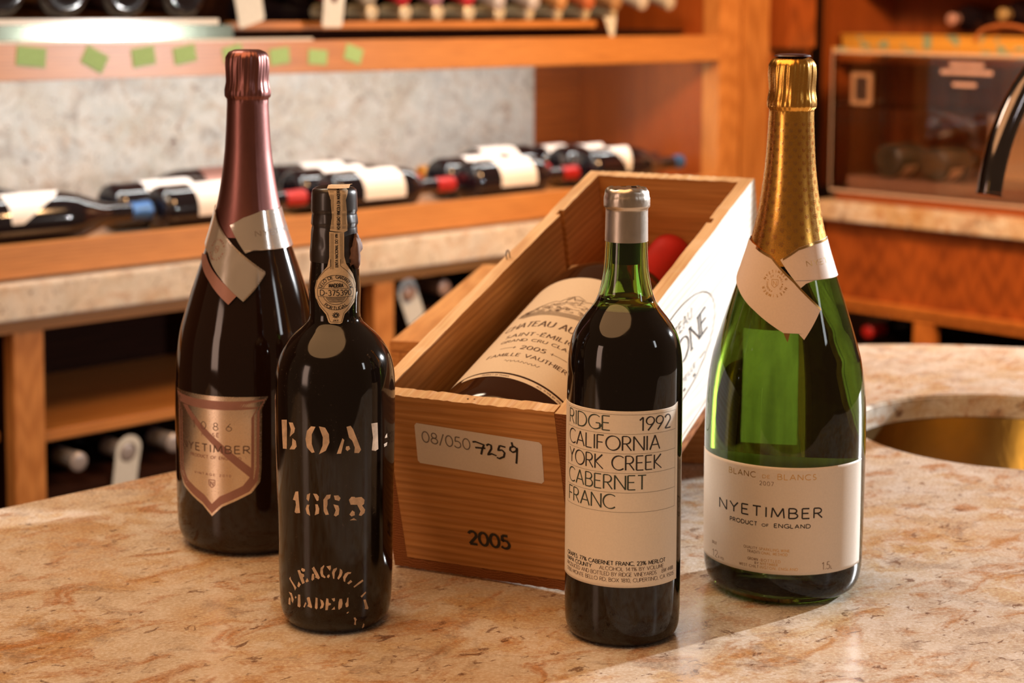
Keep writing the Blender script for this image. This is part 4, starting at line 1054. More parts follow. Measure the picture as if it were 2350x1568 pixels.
# lathe angle 0 (its -y) faces up out of the case after the turn; x to the right
def bigF(off):
    S = onsurf(BIG, off)
    return lambda phi, z: S(180 - phi + 0.0, z)
def flipF(off):
    # matrix turns lathe axis z to case y; lathe +y points down, -y up
    S = onsurf(BIG, off)
    return lambda phi, z: S(phi, z)
BF = flipF(.25)
obj('capsule', lathe(bmesh.new(), [(330, 19.8), (345, 18.9)] + [(a, b + .6) for a, b in BIG if a > 350] + [(411.8, 12)], 48), M['red_cap'], big, smooth=50)
B0 = 14.0   # bottle base offset along the case, mm
lab = obj('label', patch(bmesh.new(), [(-46, 61.5 - B0), (60, 61.5 - B0), (60, 228 - B0), (-46, 228 - B0)], BF, 3, 40), M['cream_label'], big, smooth=True)
obj('strip_label', patch(bmesh.new(), [(-30, 54.5 - B0), (49, 54.5 - B0), (50, 59.3 - B0), (-30, 59.3 - B0)], BF, 2, 40), M['cream_label'], big, smooth=True)
BS = flipF(.36)
bm = bmesh.new()
k = 1 / (63.8 * pi / 180)   # degrees per mm
FB = lambda x, z: BS(6 + x * k, z - B0)
write(bm, 'CHATEAU AUSONE', FB, 0, 138, 8.6, 86, (.55, 1.5), track=.22, serif=.10, align='c')
write(bm, 'SAINT-ÉMILION', FB, 0, 121.5, 5.4, 66, (.45, 1.1), track=.25, serif=.09, align='c')
write(bm, 'GRAND CRU CLASSÉ', FB, 0, 112.2, 3.8, 66, (.4, .9), track=.25, serif=.08, align='c')
write(bm, '2005', FB, 0, 99, 5.4, 20, (.5, 1.2), track=.24, align='c')
for s_ in (-1, 1):
    ribbon(bm, [(s_ * 14, 101.5), (s_ * 28, 101.5)], FB, .5, .5)
    ribbon(bm, [(s_ * 15.5, 103.2), (s_ * 15.5, 99.8)], FB, .6, .6)
write(bm, 'FAMILLE VAUTHIER', FB, 0, 87.2, 4.6, 66, (.4, .95), track=.24, serif=.08, align='c')
obj('lettering', bm, M['ink_brown'], lab)
bm = bmesh.new()
rr = random.Random(5)
cur = [(-14 + 28 * i / 40, 79.5 + 1.2 * sin(i * 1.3) + .8 * sin(i * 2.9)) for i in range(41)]
ribbon(bm, cur, FB, .25, .5)
# engraved chateau on its wooded hill
sky = [(-44, 168), (-38, 171), (-32, 172), (-26, 176), (-20, 180), (-15, 183), (-11, 182), (-8, 187), (-5, 186), (-3, 193), (0, 186), (5, 188), (9, 187), (13, 189), (18, 186), (24, 184), (30, 178), (36, 174), (42, 170), (47, 168)]
ribbon(bm, sky, FB, .5, .8)
for i in range(230):
    x = rr.uniform(-43, 45)
    top = 170 + 15 * (1 - abs(x - 4) / 50)
    z = rr.uniform(165, top)
    a = rr.uniform(-.6, .6)
    ribbon(bm, [(x, z), (x + 2.2 * cos(a), z + 2.0 * sin(a) * .7), (x + 3.6, z + rr.uniform(-.6, .9))], FB, .3, .6)
for i in range(7):
    ribbon(bm, [(-44 + i * 1.5, 166.2 - i * 1.1), (0, 163.5 - i * 1.0), (46 - i * 2, 166.4 - i * 1.1)], FB, .3, .45)
ribbon(bm, [(-6, 181), (-6, 189), (6, 189), (6, 181)], FB, .5, .5); ribbon(bm, [(-8, 189), (0, 194), (8, 189)], FB, .5, .6)
obj('engraving', bm, M['ink_brown'], lab)
bm = bmesh.new()
write(bm, 'PRODUCT OF FRANCE', FB, -22, 56, 1.7, 22, (.22, .3), track=.3)
write(bm, 'ALC. 11-14% BY VOL.', FB, 22, 56, 1.7, 22, (.22, .3), track=.3)
obj('strip_lettering', bm, M['ink_brown'], lab)

# ------------------------------------------------------------------ standing bottles
def standing(name, loc, label, rz=0.0):
    return tag(empty(name, loc, (0, 0, rz)), label, 'bottle')

# ---- red wine bottle with the plain typographic label
RID = [(0,30),(1,33.5),(4,36.6),(10,38.0),(20,38.4),(161,38.1),(178,37.95),(186,37.5),(192,36.7),(197,35.7),(202,34.0),(208.3,30.6),(214,26.4),(219,22.4),(223.5,19.6),(228,17.9),(235,16.2),(246,14.6),(262.6,13.8),(284.2,13.4),(285.4,14.5),(293,14.5),(296.2,13.5),(297.6,11.5)]
rb = standing('red_wine_bottle', (0.0752, 1.1607, 0.0), 'dark red wine bottle with cream ruled lettering label and silver capsule, nearest the camera')
sp = smoothprof(RID, 1.0)
inner = [(z, max(4.0, min(r - 3.0, 35.2) if z < 225 else max(9.3, r - 4.2))) for z, r in sp if 4 < z < 296.5]
# glass shell: outside up, inside down
bm = bmesh.new()
seg = 128
prof_all = [(z, r) for z, r in sp] + [(296.9, 9.3)] + list(reversed(inner)) + [(4.0, 20), (6.0, 8)]
lathe(bm, prof_all, seg, cap=False)
bm.verts.ensure_lookup_table()
bm.faces.new([bm.verts[i] for i in reversed(range(seg))])
n_ = len(bm.verts)
bm.faces.new([bm.verts[i] for i in range(n_ - seg, n_)])
bmesh.ops.recalc_face_normals(bm, faces=bm.faces)
for f in bm.faces:
    if f.calc_center_median().z < 0.2190: f.material_index = 1
obj('glass', bm, [M['thin_green_glass'], M['black_glass']], rb, smooth=60)
def fill(z0, z1, gap):
    return [(z, r - gap) for z, r in inner if z0 < z < z1]
FILLZ = 219.0
wp = [(6.2, 30)] + fill(7, FILLZ, .25) + [(FILLZ, radius(inner, FILLZ) - .25)]
obj('wine', lathe(bmesh.new(), wp, 96), M['wine'], rb, smooth=60)
obj('cork', lathe(bmesh.new(), [(248, 9.0), (249, 9.2), (296, 9.2), (296.4, 8.8)], 48), M['cork'], rb, smooth=50)
cp = [(262.8, 14.15), (275, 13.95), (283.6, 13.85), (284.6, 14.2), (285.4, 15.1), (288, 15.15), (291.5, 15.05), (292.2, 14.75), (295.6, 14.3), (297.4, 13.1), (297.9, 11.6), (297.5, 9.5)]
bm = lathe(bmesh.new(), smoothprof(cp, .6), 96)
rr = random.Random(2)
for v in bm.verts:
    a = atan2(v.co.x, -v.co.y)
    z = v.co.z * 1000
    if z > 291: v.co.z += (0.0004 * sin(3 * a + 1) + 0.0002 * sin(11 * a))
    if 289 < z < 294: 
        k = 1 + 0.010 * max(0, sin(a * 26)) * (1 if -60 < degrees(a) < 60 else .3)
        v.co.x *= k; v.co.y *= k
obj('capsule', bm, M['silver_capsule'], rb, smooth=50)
bm = bmesh.new()
box(bm, 0.0028, 0.0062, -0.0012, 0.0016, 0.2980, 0.2986)
obj('capsule_hole', bm, M['ink_black'], rb)
RS = onsurf(RID, .18)
lab = obj('label', patch(bmesh.new(), [(-91.9, 40.9), (62.2, 41.8), (61.0, 160.0), (-91.9, 157.6)], RS, 3, 60), M['cream_label'], rb, smooth=True)
RT = onsurf(RID, .26)
dk = degrees(1 / 38.5)
FR = lambda x, z: RT(x * dk, z)
mmx = lambda deg: deg / dk
bm = bmesh.new()
X_a, X_b = mmx(-74.6), mmx(56)
for z in (155.4, 142.8, 130.0, 117.2, 104.4, 91.6):
    ribbon(bm, [(X_a, z), (X_b, z)], FR, .18, .18, 1.5)
ribbon(bm, [(X_a, 91.6), (X_a, 155.4)], FR, .15, .15, 3); ribbon(bm, [(X_b, 91.6), (X_b, 155.4)], FR, .15, .15, 3)
obj('ruled_lines', bm, M['ink_rule'], lab)
bm = bmesh.new()
pen = (.50, 1.12)
def spanw(bm, t, d0, d1, z, cap, F=FR, pen=pen, **k):
    write(bm, t, F, mmx(d0), z, cap, mmx(d1) - mmx(d0), pen, **k)
spanw(bm, '1992', 11.3, 47.4, 144.9, 8.8, track=.14)
spanw(bm, 'CALIFORNIA', -70.3, 33.0, 132.1, 9.3, track=.17)
spanw(bm, 'YORK CREEK', -70.0, 35.4, 119.3, 9.3, track=.17)
o = obj('lettering', bm, M['ink_black'], lab)
bm = bmesh.new()
spanw(bm, 'RIDGE', -70.6, -17.4, 144.9, 9.3, track=.17)
spanw(bm, 'CABERNET', -70.6, 18.4, 106.5, 9.3, track=.17)
spanw(bm, 'FRANC', -70.2, -11.8, 93.8, 9.3, track=.17)
obj('green_lettering', bm, M['ink_green'], lab)
bm = bmesh.new()
spanw(bm, 'GRAPES: 77% CABERNET FRANC, 23% MERLOT', -72.6, 42.0, 56.6, 2.5, pen=(.34, .52), track=.16)
spanw(bm, 'NAPA COUNTY', -72.6, -35.1, 53.0, 2.5, pen=(.34, .52), track=.16)
obj('bold_lettering', bm, M['ink_black'], lab)
bm = bmesh.new()
spanw(bm, 'ALCOHOL 14.1% BY VOLUME', -26.5, 39.7, 53.0, 2.4, pen=(.2, .32), track=.18)
spanw(bm, 'PRODUCED AND BOTTLED BY RIDGE VINEYARDS', -73.5, 31.0, 49.4, 2.4, pen=(.2, .32), track=.16)
spanw(bm, 'BW 4488', 37.8, 54.6, 49.6, 2.4, pen=(.2, .32), track=.16)
spanw(bm, '17100 MONTE BELLO RD, BOX 1810, CUPERTINO, CA 95015', -74.0, 56.0, 45.6, 2.4, pen=(.2, .32), track=.16)
obj('small_lettering', bm, M['ink_brown'], lab)

# ---- old madeira bottle with stencilled lettering
BOA = [(0, 28),(1, 31),(4, 34.2),(9.8, 36.7),(18, 37.6),(32.6, 38.2),(84, 39.1),(151, 40.2),(162, 40.15),(170, 39.7),(177, 38.6),(183.3, 36.6),(188, 34.2),(193, 30.6),(197.5, 26.4),(201, 22.4),(204, 19.2),(207, 17.5),(211, 16.9),(218, 17.0),(226.4, 17.4),(235.2, 17.1),(250.4, 16.0),(260.7, 15.2),(268.9, 14.7),(271.2, 15.1),(277.9, 14.5),(279.7, 15.0),(292, 14.7),(294.5, 13.8),(295.3, 11.5)]
mb = standing('madeira_bottle', (-0.1179, 1.1798, 0.0), 'dusty black bottle stencilled BOAL 1863 with paper seal over its wax top')
obj('glass', lathe(bmesh.new(), smoothprof(BOA[:-10], 1.2) + [(269, 14.0)], 128), M['dusty_glass'], mb, smooth=60)
wx = [(246, 16.35), (250.4, 16.5), (260.7, 15.7), (268.3, 15.1), (269.4, 14.9), (271.2, 15.6), (272.5, 15.5), (277.0, 14.9), (278.2, 14.6), (279.7, 15.4), (286, 15.35), (291.5, 15.1), (293.6, 14.6), (294.9, 13.2), (295.4, 11.0), (295.0, 6.0)]
bm = lathe(bmesh.new(), smoothprof(wx, .8), 96)
for v in bm.verts:
    a = atan2(v.co.x, -v.co.y); z = v.co.z * 1000
    if z > 270: v.co.z += .0003 * sin(2 * a + 1)
    if 255 < z < 279:
        k = 1 + .008 * sin(7 * a + z * .4) + .006 * sin(17 * a)
        v.co.x *= k; v.co.y *= k
obj('wax_seal', bm, M['wax'], mb, smooth=50)
# torn wax lump at the right of the neck
bm = bmesh.new()
WS = onsurf(BOA, 0)
bmesh.ops.create_icosphere(bm, subdivisions=3, radius=1.0)
c0 = WS(58, 252)
rr = random.Random(8)
for v in bm.verts:
    d = v.co.copy()
    nz = 1 + .22 * sin(5 * d.x + 3 * d.z) + rr.uniform(-.14, .14)
    v.co = Vector((d.x * .0052 * nz, d.y * .0060 * nz, d.z * .0115 * nz)) 
    v.co.x += .0028 * (d.z) 
    v.co += c0 + Vector((.0005, .001, 0))
obj('torn_wax', bm, M['wax_torn'], mb, smooth=70)
SF = onsurf(BOA, .12)
for nm_, a_, b_ in (('stencilled_name', 0, 11), ('stencilled_year', 11, 22), ('stencilled_maker', 22, 99)):
    bm = bmesh.new()
    for poly in STENCIL[a_:b_]: patch(bm, poly, SF, 1.0, 5)
    obj(nm_, bm, M['stencil'], mb, smooth=True)

SP = onsurf(BOA, 1.25)
bm = bmesh.new()
patch(bm, SEAL[0], onsurf(BOA, .95), 1.0, 26)
up = SEAL[1]
patch(bm, up, SP, 1.0, 12)
# the strip bends over the top of the wax
a0, a1 = up[0][0], up[1][0]
cols_ = 10
prev = None
for k2 in range(8):
    t = k2 / 7
    row_ = []
    for i in range(cols_ + 1):
        phi = radians(a0 + (a1 - a0) * i / cols_)
        r0 = .0157
        x, y = sin(phi) * r0, -cos(phi) * r0
        if k2 == 0: p = Vector((x, y, .2956))
        else:
            lift = min(1, t * 2.2)
            p = Vector((x, y + t * .024, .2956 + .0009 * lift + (.0006 * sin(t * 5))))
        row_.append(bm.verts.new(p))
    if prev:
        for i in range(cols_): bm.faces.new((prev[i], prev[i + 1], row_[i + 1], row_[i]))
    prev = row_
seal = obj('paper_seal', bm, M['buff_paper'], mb, smooth=True)
pc0 = 8.0
FS = mm_surface(BOA, 1.07, pc0, 17.6)
FS2 = mm_surface(BOA, 1.38, 12.0, 15.5)
bm = bmesh.new()
CZ = 227.0
for r_ in (13.6, 9.2):
    pass
circ = lambda r, a0=0, a1=360: [(r * sin(radians(a)), CZ + r * .93 * cos(radians(a))) for a in range(a0, a1 + 1, 6)]
ribbon(bm, circ(12.4), FS, .28, .28, 3)
ribbon(bm, circ(8.6, -72, 72), FS, .28, .28, 3); ribbon(bm, circ(8.6, 108, 252), FS, .28, .28, 3)
for z in (CZ + 2.6, CZ - 2.9):
    ribbon(bm, [(-12.0, z), (12.0, z)], FS, .26, .26, 3)
write_arc(bm, 'SELO DE GARANTIA', FS, 0, CZ, 9.4, 0, 2.1, .38, 9.6)
write_arc(bm, 'PORTUGAL', FS, 0, CZ, 9.4, 180, 2.1, .38, 11.0, inward=True)
write(bm, 'MADEIRA', FS, 0.2, CZ + 3.5, 2.4, 9.0, (.5, .6), track=.2, align='c')
write(bm, 'D-375390', FS, 0, CZ - 2.0, 3.6, 20.5, (.42, .6), track=.2, align='c')
for i in range(6):
    z = CZ - 3.4 - i * .6
    hw = sqrt(max(.1, 7.8**2 - (z - CZ)**2)) * .9
    ribbon(bm, [(-hw, z), (hw, z)], FS, .28, .28, 3)
write(bm, 'J.N.V.', FS, 0, 208.0, 1.1, 3.6, (.24, .3), track=.3, align='c')
for i in range(10):
    a = 2 * pi * i / 10
    ribbon(bm, [(0 + .6 * cos(a), 211.9 + .6 * sin(a)), (2.4 * cos(a), 211.9 + 2.0 * sin(a))], FS, .5, .7)
# outline following the seal
def inset_line(poly, s, F):
    cx_ = sum(p[0] for p in poly) / len(poly); cz_ = sum(p[1] for p in poly) / len(poly)
outl = [(-3.4, 249), (-3.2, 244.5), (-7.5, 241.2), (-12.6, 235.2), (-14.0, 229)]
ribbon(bm, outl, FS, .26, .26, 2)
ribbon(bm, [(-x, z) for x, z in outl], FS, .26, .26, 2)
o2_ = [(-13.2, 222), (-9.6, 217.2), (-5.6, 213.2), (-3.6, 207.6), (3.4, 207.2), (5.2, 213.2), (9.0, 217.0), (13.2, 222)]
ribbon(bm, o2_, FS, .26, .26, 2)
for i in range(5):
    x = -3.6 + i * .55
    ribbon(bm, [(x, 242.5), (x, 266)], FS, .14, .14, 3)
    ribbon(bm, [(5.2 - i * .5, 246), (5.2 - i * .5, 266)], FS, .12, .12, 3)
    ribbon(bm, [(-4.4 + i * .55, 269), (-4.6 + i * .55, 294)], FS2, .14, .14, 3)
    ribbon(bm, [(5.4 - i * .5, 269), (5.8 - i * .5, 294)], FS2, .12, .12, 3)
write(bm, 'JUNTA NACIONAL DO VIN', FS, 1.6, 243.5, 1.9, 22, (.3, .4), track=.25, rot=90)
write(bm, 'HO-REGIAO VINICOLA DA MADEIRA', FS2, 1.8, 268.5, 1.9, 26.5, (.3, .4), track=.25, rot=90)
obj('seal_printing', bm, M['ink_black'], seal)

# ---- sparkling wine magnums
MAG = [(0, 44),(1.5, 48),(5, 52.3),(12, 55.4),(20, 56.4),(50.8, 57.0),(102.4, 57.3),(127.9, 56.9),(140.9, 56.2),(153.6, 54.9),(166.2, 52.8),(176, 50.2),(190.5, 45.9),(205, 41.2),(219.4, 36.4),(233.9, 31.6),(248.2, 27.2),(262.6, 23.6),(276.9, 20.9),(291.2, 18.8),(305.5, 17.2),(326.8, 15.9),(343.7, 15.3),(345.3, 16.6),(348, 16.8),(357.9, 15.6),(368.9, 16.1),(375, 15.7),(379.2, 13.4),(381.0, 9.0)]
def foil_sleeve(prof, z0, crumple, seg=160, seam=None):
    top = [(z, r + .45) for z, r in prof if z > z0]
    pr_ = smoothprof([(z0, radius(prof, z0) + .45)] + top, .8)
    bm = lathe(bmesh.new(), pr_, seg)
    rr = random.Random(int(crumple * 1000))
    ph = [rr.uniform(0, 6.28) for _ in range(8)]
    for v in bm.verts:
        z = v.co.z * 1000; a = atan2(v.co.x, -v.co.y)
        if z > 340:
            e = min(1, (z - 340) / 6) * (1 if z < 376 else .4)
            k = 1 + crumple * e * (.5 * sin(9 * a + ph[0] + .05 * z) + .35 * sin(17 * a + ph[1]) * (z > 350) + .25 * sin(31 * a + ph[2] - .12 * z))
        else:
            k = 1 + crumple * .05 * sin(5 * a + .03 * z)
        if seam is not None:
            d = abs(((degrees(a) - seam + 180) % 360) - 180)
            if d < 2.2: k += .010 * (1 - d / 2.2)
        v.co.x *= k; v.co.y *= k
    return bm
# emblem: a small shield with a letter N
def shield_n(bm, F, x, z, s, w_):
    sh = [(-.42, .5), (.42, .5), (.42, -.15), (0, -.5), (-.42, -.15), (-.42, .5)]
    for a, b in zip(sh, sh[1:]): ribbon(bm, [(x + a[0] * s, z + a[1] * s), (x + b[0] * s, z + b[1] * s)], F, w_, w_, 5)
    for a, b in (((-.2, -.22), (-.2, .3)), ((-.2, .3), (.2, -.22)), ((.2, -.22), (.2, .3))): ribbon(bm, [(x + a[0] * s, z + a[1] * s), (x + b[0] * s, z + b[1] * s)], F, w_, w_, 5)

# green magnum on the right
gm = standing('green_magnum_bottle', (0.1970, 1.2596, 0.0), 'tall green sparkling wine bottle with gold foil neck and pearl label at the right')
obj('glass', lathe(bmesh.new(), smoothprof(MAG[:-8], 1.5) + [(344, 15.0)], 160), M['green_glass'], gm, smooth=60)
fl = obj('gold_foil', foil_sleeve(MAG, 236, .035, seam=46), M['gold_foil'], gm, smooth=60)
obj('crown_cap', lathe(bmesh.new(), [(381.1, 13.0), (382.2, 12.2), (382.9, 9.0), (383.1, 5.0)], 40), plain('dark_cap_plaque', (0.05, 0.015, 0.02), 0.4), gm, smooth=40)
bm = bmesh.new()
FG = onsurf(MAG, .72)
rowi = 0
z = 246.0
while z < 338:
    r = radius(MAG, z)
    n_c = 9
    for i in range(n_c):
        phi = -100 + (i + (.5 if rowi % 2 else 0)) * (200 / n_c) + 2
        F_ = (lambda p0, rr_: (lambda x, y: FG(p0 + degrees(x / rr_), y)))(phi, r + .6)
        shield_n(bm, F_, 0, z, 2.9 if z < 290 else 2.5, .30)
    rowi += 1
    z += 4.8 - (z - 246) * .004
for v in bm.verts: pass
o = obj('embossed_shields', bm, M['gold_edge'], gm, label='rows of small embossed shields on the gold foil')
o['kind'] = 'stuff'
MS = onsurf(MAG, .2)
lab = obj('label', patch(bmesh.new(), [(-92, 24.0), (62.3, 24.5), (59.4, 100.4), (-92, 100.9)], MS, 3, 60), M['pearl_label'], gm, smooth=True)
dm = degrees(1 / 57.4)
MT = onsurf(MAG, .28)
FM = lambda x, z: MT(x * dm, z)
def spanm(bm, t, d0, d1, z, cap, pen, **k):
    write(bm, t, FM, d0 / dm, z, cap, (d1 - d0) / dm, pen, **k)
bm = bmesh.new()
spanm(bm, 'NYETIMBER', -59.4, 18.8, 64.8, 7.0, (.95, 1.05), track=.32)
spanm(bm, 'PRODUCT', -48.5, -27.0, 57.9, 2.7, (.5, .55), track=.3)
spanm(bm, 'OF', -23.4, -18.8, 58.0, 1.8, (.36, .4), track=.3)
spanm(bm, 'ENGLAND', -14.8, 10.2, 57.9, 2.7, (.5, .55), track=.3)
obj('lettering', bm, M['ink_black'], lab)
bm = bmesh.new()
spanm(bm, '2007', -25.6, -15.8, 87.0, 2.8, (.3, .36), track=.32)
spanm(bm, '1.5', 20.0, 26.2, 27.6, 5.2, (.3, .5), track=.2)
spanm(bm, 'L', 27.0, 28.2, 27.6, 2.0, (.3, .35))
spanm(bm, '12', -68.2, -61.5, 27.4, 5.0, (.3, .45), track=.2)
spanm(bm, '% VOL', -60.8, -54.2, 27.6, 1.6, (.2, .25), track=.3)
spanm(bm, 'BRUT', -68.6, -62.6, 36.4, 2.0, (.22, .28), track=.35)
spanm(bm, 'QUALITY', -36.7, -26.6, 40.9, 1.8, (.25, .3), track=.35)
spanm(bm, 'TRADITI', -33.9, -24.6, 38.1, 1.8, (.25, .3), track=.35)
spanm(bm, 'GROWN', -33.5, -26.0, 32.9, 1.8, (.25, .3), track=.35)
spanm(bm, 'BY', -28.2, -25.4, 30.5, 1.6, (.25, .3), track=.35)
spanm(bm, 'WEST CHILT', -40.2, -25.4, 27.8, 1.8, (.25, .3), track=.35)
obj('brown_lettering', bm, plain('bronze_ink', (0.26, 0.17, 0.11), 0.45), lab)
bm = bmesh.new()
spanm(bm, 'BLANC', -50.0, -28.6, 91.9, 3.8, (.45, .5), track=.32)
spanm(bm, 'DE', -23.6, -18.4, 92.2, 2.2, (.3, .35), track=.3)
spanm(bm, 'BLANCS', -13.0, 13.6, 91.9, 3.8, (.45, .5), track=.32)
spanm(bm, 'SPARKLING WINE', -25.0, -4.0, 40.9, 1.8, (.22, .26), track=.35)
spanm(bm, 'ONAL METHOD', -23.4, -5.4, 38.1, 1.8, (.22, .26), track=.35)
spanm(bm, '-BOTTLED', -25.0, -10.0, 32.9, 1.8, (.22, .26), track=.35)
spanm(bm, 'NYETIMBER', -24.0, -12.0, 30.5, 1.6, (.22, .26), track=.35)
spanm(bm, 'INGTON, ENGLAND', -24.4, 2.0, 27.8, 1.8, (.22, .26), track=.35)
obj('gold_lettering', bm, M['ink_gold'], lab)
# back label, seen through the glass
obj('back_label', patch(bmesh.new(), [(167.2, 96), (184.5, 96), (184.5, 172), (167.2, 172)], MS, 4, 30), TRANSL, gm, smooth=True)
# crossed neck collar
def collar(root, left, right, m_main, edge_m, off1=1.15, off2=1.75, under=None, under_m=None):
    S1, S2 = onsurf(MAG, off1), onsurf(MAG, off2)
    r_o = obj('collar_band', patch(bmesh.new(), right, S1, .5, 60), m_main, root, smooth=True)
    if under: obj('collar_underside', patch(bmesh.new(), under, onsurf(MAG, off2 - .22), 1.2, 24), under_m, root, smooth=True)
    l_o = obj('collar_flap', patch(bmesh.new(), left, S2, .4, 40), m_main, root, smooth=True)
    return r_o, l_o
right = [(-19.5, 240.6), (5.4, 249.1), (32.2, 252.7), (75, 254.5), (130, 254.5), (180, 253), (225, 252.5), (262, 253.5), (262, 227), (225, 227.5), (180, 229), (130, 231), (75, 231.8), (33.3, 228.9), (11.5, 224.9), (5, 222)]
flap = [(-100, 253.2), (-60, 248.5), (-31.3, 243.0), (-3, 227.6), (24.1, 207.9), (5.2, 187.9), (-4.9, 197.1), (-11.7, 191.7), (-60, 210), (-100.3, 226.8)]
flap = [(-100, 253.2), (-60, 248.5), (-31.3, 243.0), (-3, 227.6), (24.1, 207.9), (5.2, 187.9), (-4.9, 197.1), (-11.7, 192.2), (-40, 205), (-70, 217), (-100.3, 226.8)]
r_o, l_o = collar(gm, flap, right, M['rose_label'], None, under=[(-11.5, 199), (-3.5, 199), (-4.9, 196.6), (-8.2, 186.1), (-12.4, 193.2)], under_m=M['gold_edge'])
SE, SE2 = onsurf(MAG, 1.85), onsurf(MAG, 1.25)
bm = bmesh.new()
def strip_along(bm, pts, F, w_):
    P = [pts[0]]
    for a, b in zip(pts, pts[1:]):
        for i in range(1, 9): P.append((a[0] + (b[0] - a[0]) * i / 8, a[1] + (b[1] - a[1]) * i / 8))
    prev = None
    for a, z in P:
        c = (bm.verts.new(F(a, z + w_ / 2)), bm.verts.new(F(a, z - w_ / 2)))
        if prev: bm.faces.new((prev[0], prev[1], c[1], c[0]))
        prev = c
strip_along(bm, [(-60, 247.6), (-31.3, 242.1), (-3, 226.7), (24.1, 207.6)], SE, 2.0)
obj('gold_border', bm, M['gold_edge'], l_o, smooth=True)
bm = bmesh.new()
strip_along(bm, [(-16, 241.0), (5.4, 248.2), (32.2, 251.8), (75, 253.6)], SE2, 1.6)
obj('gold_border', bm, M['gold_edge'], r_o, smooth=True)
bm = bmesh.new()
FK = mm_surface(MAG, 1.88, -23.3, 36)
write_arc(bm, 'NYETIMBER', FK, 0, 224.7, 7.4, 0, 1.7, .32, 17)
write_arc(bm, 'NYETIMBER', FK, 0, 224.7, 7.4, 180, 1.7, .32, 17)
write_arc(bm, 'PRODUCT OF', FK, 0, 224.7, 4.8, -90, 1.1, .22, 16)
write_arc(bm, 'ENGLAND', FK, 0, 224.7, 4.8, 75, 1.1, .22, 18)
shield_n(bm, FK, 0, 224.7, 5.4, .26)
obj('stamp', bm, M['ink_gold'], l_o)
bm = bmesh.new()
FN = mm_surface(MAG, 1.27, 14.9, 31)
write(bm, 'NYETIMBER', FN, 0, 236.4, 3.6, 44, (.34, .4), track=.4, rot=4)
obj('gold_lettering', bm, M['ink_gold'], r_o)

# rose magnum on the left
rm = standing('rose_magnum_bottle', (-0.2021, 1.3630, 0.0), 'tall dark sparkling rose bottle with mauve foil neck and shield label at the left')
obj('glass', lathe(bmesh.new(), smoothprof(MAG[:-8], 1.5) + [(344, 15.0)], 160), M['rose_glass'], rm, smooth=60)
obj('mauve_foil', foil_sleeve(MAG, 240, .045, seam=26), M['mauve_foil'], rm, smooth=60)
PC = -22.3
half = [(0, 32.5), (8.5, 40.4), (19, 45.3), (31, 51.4), (37.6, 59.7), (38.7, 69.6), (39.0, 92), (39.4, 115.7), (44.2, 124.4), (30, 123.4), (14, 122.9), (0, 122.8)]
def mirror_poly(h): return [(PC + a, z) for a, z in h] + [(PC - a, z) for a, z in reversed(h[1:-1])]
lab = obj('label', patch(bmesh.new(), mirror_poly(half), onsurf(MAG, .2), 1.5, 60), M['silver_satin'], rm, smooth=True)
def scaled(h, s, dz): return [(a * s, 80 + (z - 80) * s + dz) for a, z in h]
oh, ih = scaled(half, .955, 0), scaled(half, .80, 0)
def ringband(bm, A, B, F):
    pa = A + [(-a, z) for a, z in reversed(A[:-1])] if False else A
    def full(h): 
        h = [(a, z) for a, z in h]
        return h + [(-a, z) for a, z in reversed(h[1:-1])]
    fa, fb_ = full(A), full(B)
    n = len(fa)
    for i in range(n):
        j = (i + 1) % n
        prev = None
        for k2 in range(9):
            t = k2 / 8
            p = (fa[i][0] + (fa[j][0] - fa[i][0]) * t, fa[i][1] + (fa[j][1] - fa[i][1]) * t)
            q = (fb_[i][0] + (fb_[j][0] - fb_[i][0]) * t, fb_[i][1] + (fb_[j][1] - fb_[i][1]) * t)
            c = (bm.verts.new(F(PC + p[0], p[1])), bm.verts.new(F(PC + q[0], q[1])))
            if prev: bm.faces.new((prev[0], prev[1], c[1], c[0]))
            prev = c
bm = bmesh.new()
ringband(bm, oh, ih, onsurf(MAG, .27))
Fq = onsurf(MAG, .30)
patch(bm, [(PC - 30.5, 114.5), (PC - 24, 114.5), (PC + 31.2, 70.5), (PC + 31.2, 62.5)], Fq, 1.0, 20)
bmesh.ops.recalc_face_normals(bm, faces=bm.faces)
obj('mauve_band', bm, M['mauve_print'], lab, smooth=True)
bm = bmesh.new()
MT2 = onsurf(MAG, .36)
FQ = lambda x, z: MT2(x * dm, z)
def spanr(bm, t, d0, d1, z, cap, pen, **k): write(bm, t, FQ, d0 / dm, z, cap, (d1 - d0) / dm, pen, **k)
spanr(bm, '1086', -39.6, -5.6, 98.6, 5.6, (.42, .5), track=.9)
spanr(bm, 'NYETIMBER', -53.0, 8.0, 81.6, 5.6, (.75, .85), track=.32)
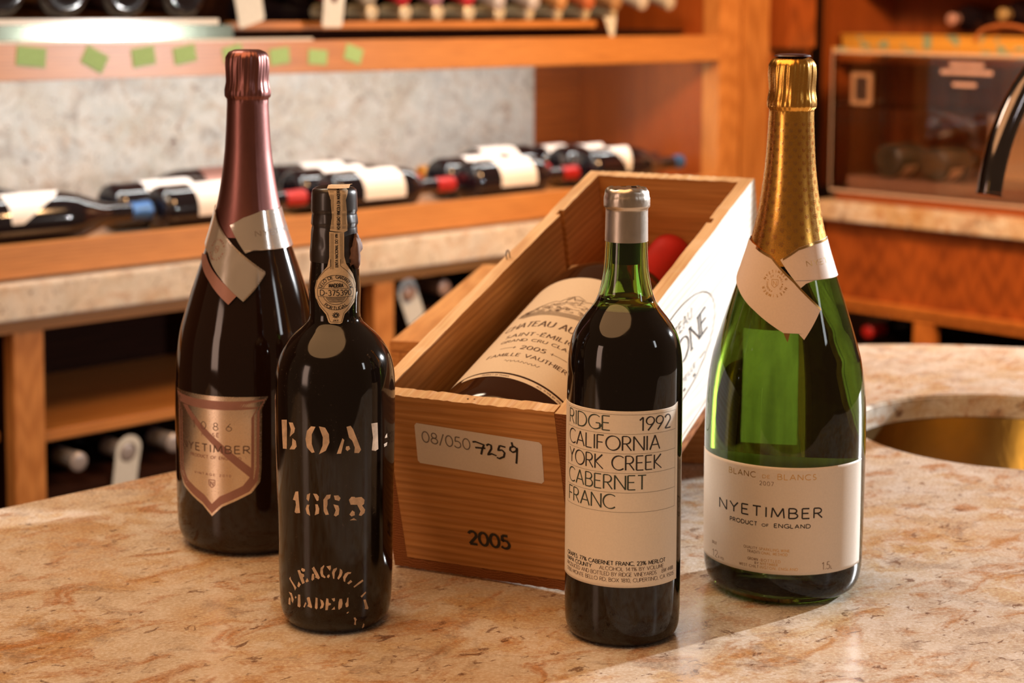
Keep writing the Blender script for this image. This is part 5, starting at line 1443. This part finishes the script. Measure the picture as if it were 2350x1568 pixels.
obj('lettering', bm, M['ink_brown'], lab)
bm = bmesh.new()
spanr(bm, 'ROSÉ', -30.4, -15.6, 93.6, 2.6, (.4, .45), track=.4)
spanr(bm, 'PRODUCT OF ENGLAND', -42.4, 1.4, 76.6, 2.2, (.34, .38), track=.35)
spanr(bm, 'VINTAGE 2010', -38.4, -6.4, 63.6, 1.6, (.26, .3), track=.6)
shield_n(bm, FQ, (PC + .4) / dm, 57.4, 6.0, .55)
obj('mauve_lettering', bm, M['mauve_print'], lab)
rightr = [(-21.7, 249.2), (-0.2, 255.1), (30.5, 259.9), (99, 261), (160, 259), (225, 257), (270, 258), (270, 232), (225, 231), (160, 233), (99, 235.3), (37.8, 234.9), (11.6, 230.6), (4, 229)]
flapr = [(-95, 262.0), (-63.8, 259.2), (-20, 238.6), (26.0, 215.2), (14, 204), (2.9, 194.3), (-22, 210), (-51.5, 227.5), (-95, 238)]
underr = [(-56, 226), (-20, 208), (-1, 199), (-4.1, 198.0), (-11.0, 192.0), (-38, 208), (-75, 226)]
r_o, l_o = collar(rm, flapr, rightr, M['silver_mirror'], None, under=underr, under_m=M['mauve_print'])
bm = bmesh.new()
strip_along(bm, [(-95, 261.4), (-63.8, 258.4), (-20, 237.9), (26.0, 214.9)], SE, 1.7)
strip_along(bm, [(26, 214.6), (14, 203.8), (2.9, 195.2)], SE, 1.6)
obj('mauve_border', bm, M['silver_satin'], l_o, smooth=True)
bm = bmesh.new()
FK = mm_surface(MAG, 1.88, -36, 38)
write_arc(bm, 'NYETIMBER', FK, 0, 231, 6.6, 0, 1.6, .32, 17)
write_arc(bm, 'NYETIMBER', FK, 0, 231, 6.6, 180, 1.6, .32, 17)
shield_n(bm, FK, 0, 231, 5.0, .3)
obj('stamp', bm, M['mauve_print'], l_o)
bm = bmesh.new()
FN = mm_surface(MAG, 1.27, 18, 29)
write(bm, 'NYETIMBER', FN, 0, 241.4, 3.8, 46, (.5, .6), track=.4, rot=3)
obj('lettering', bm, M['ink_grey'], r_o)
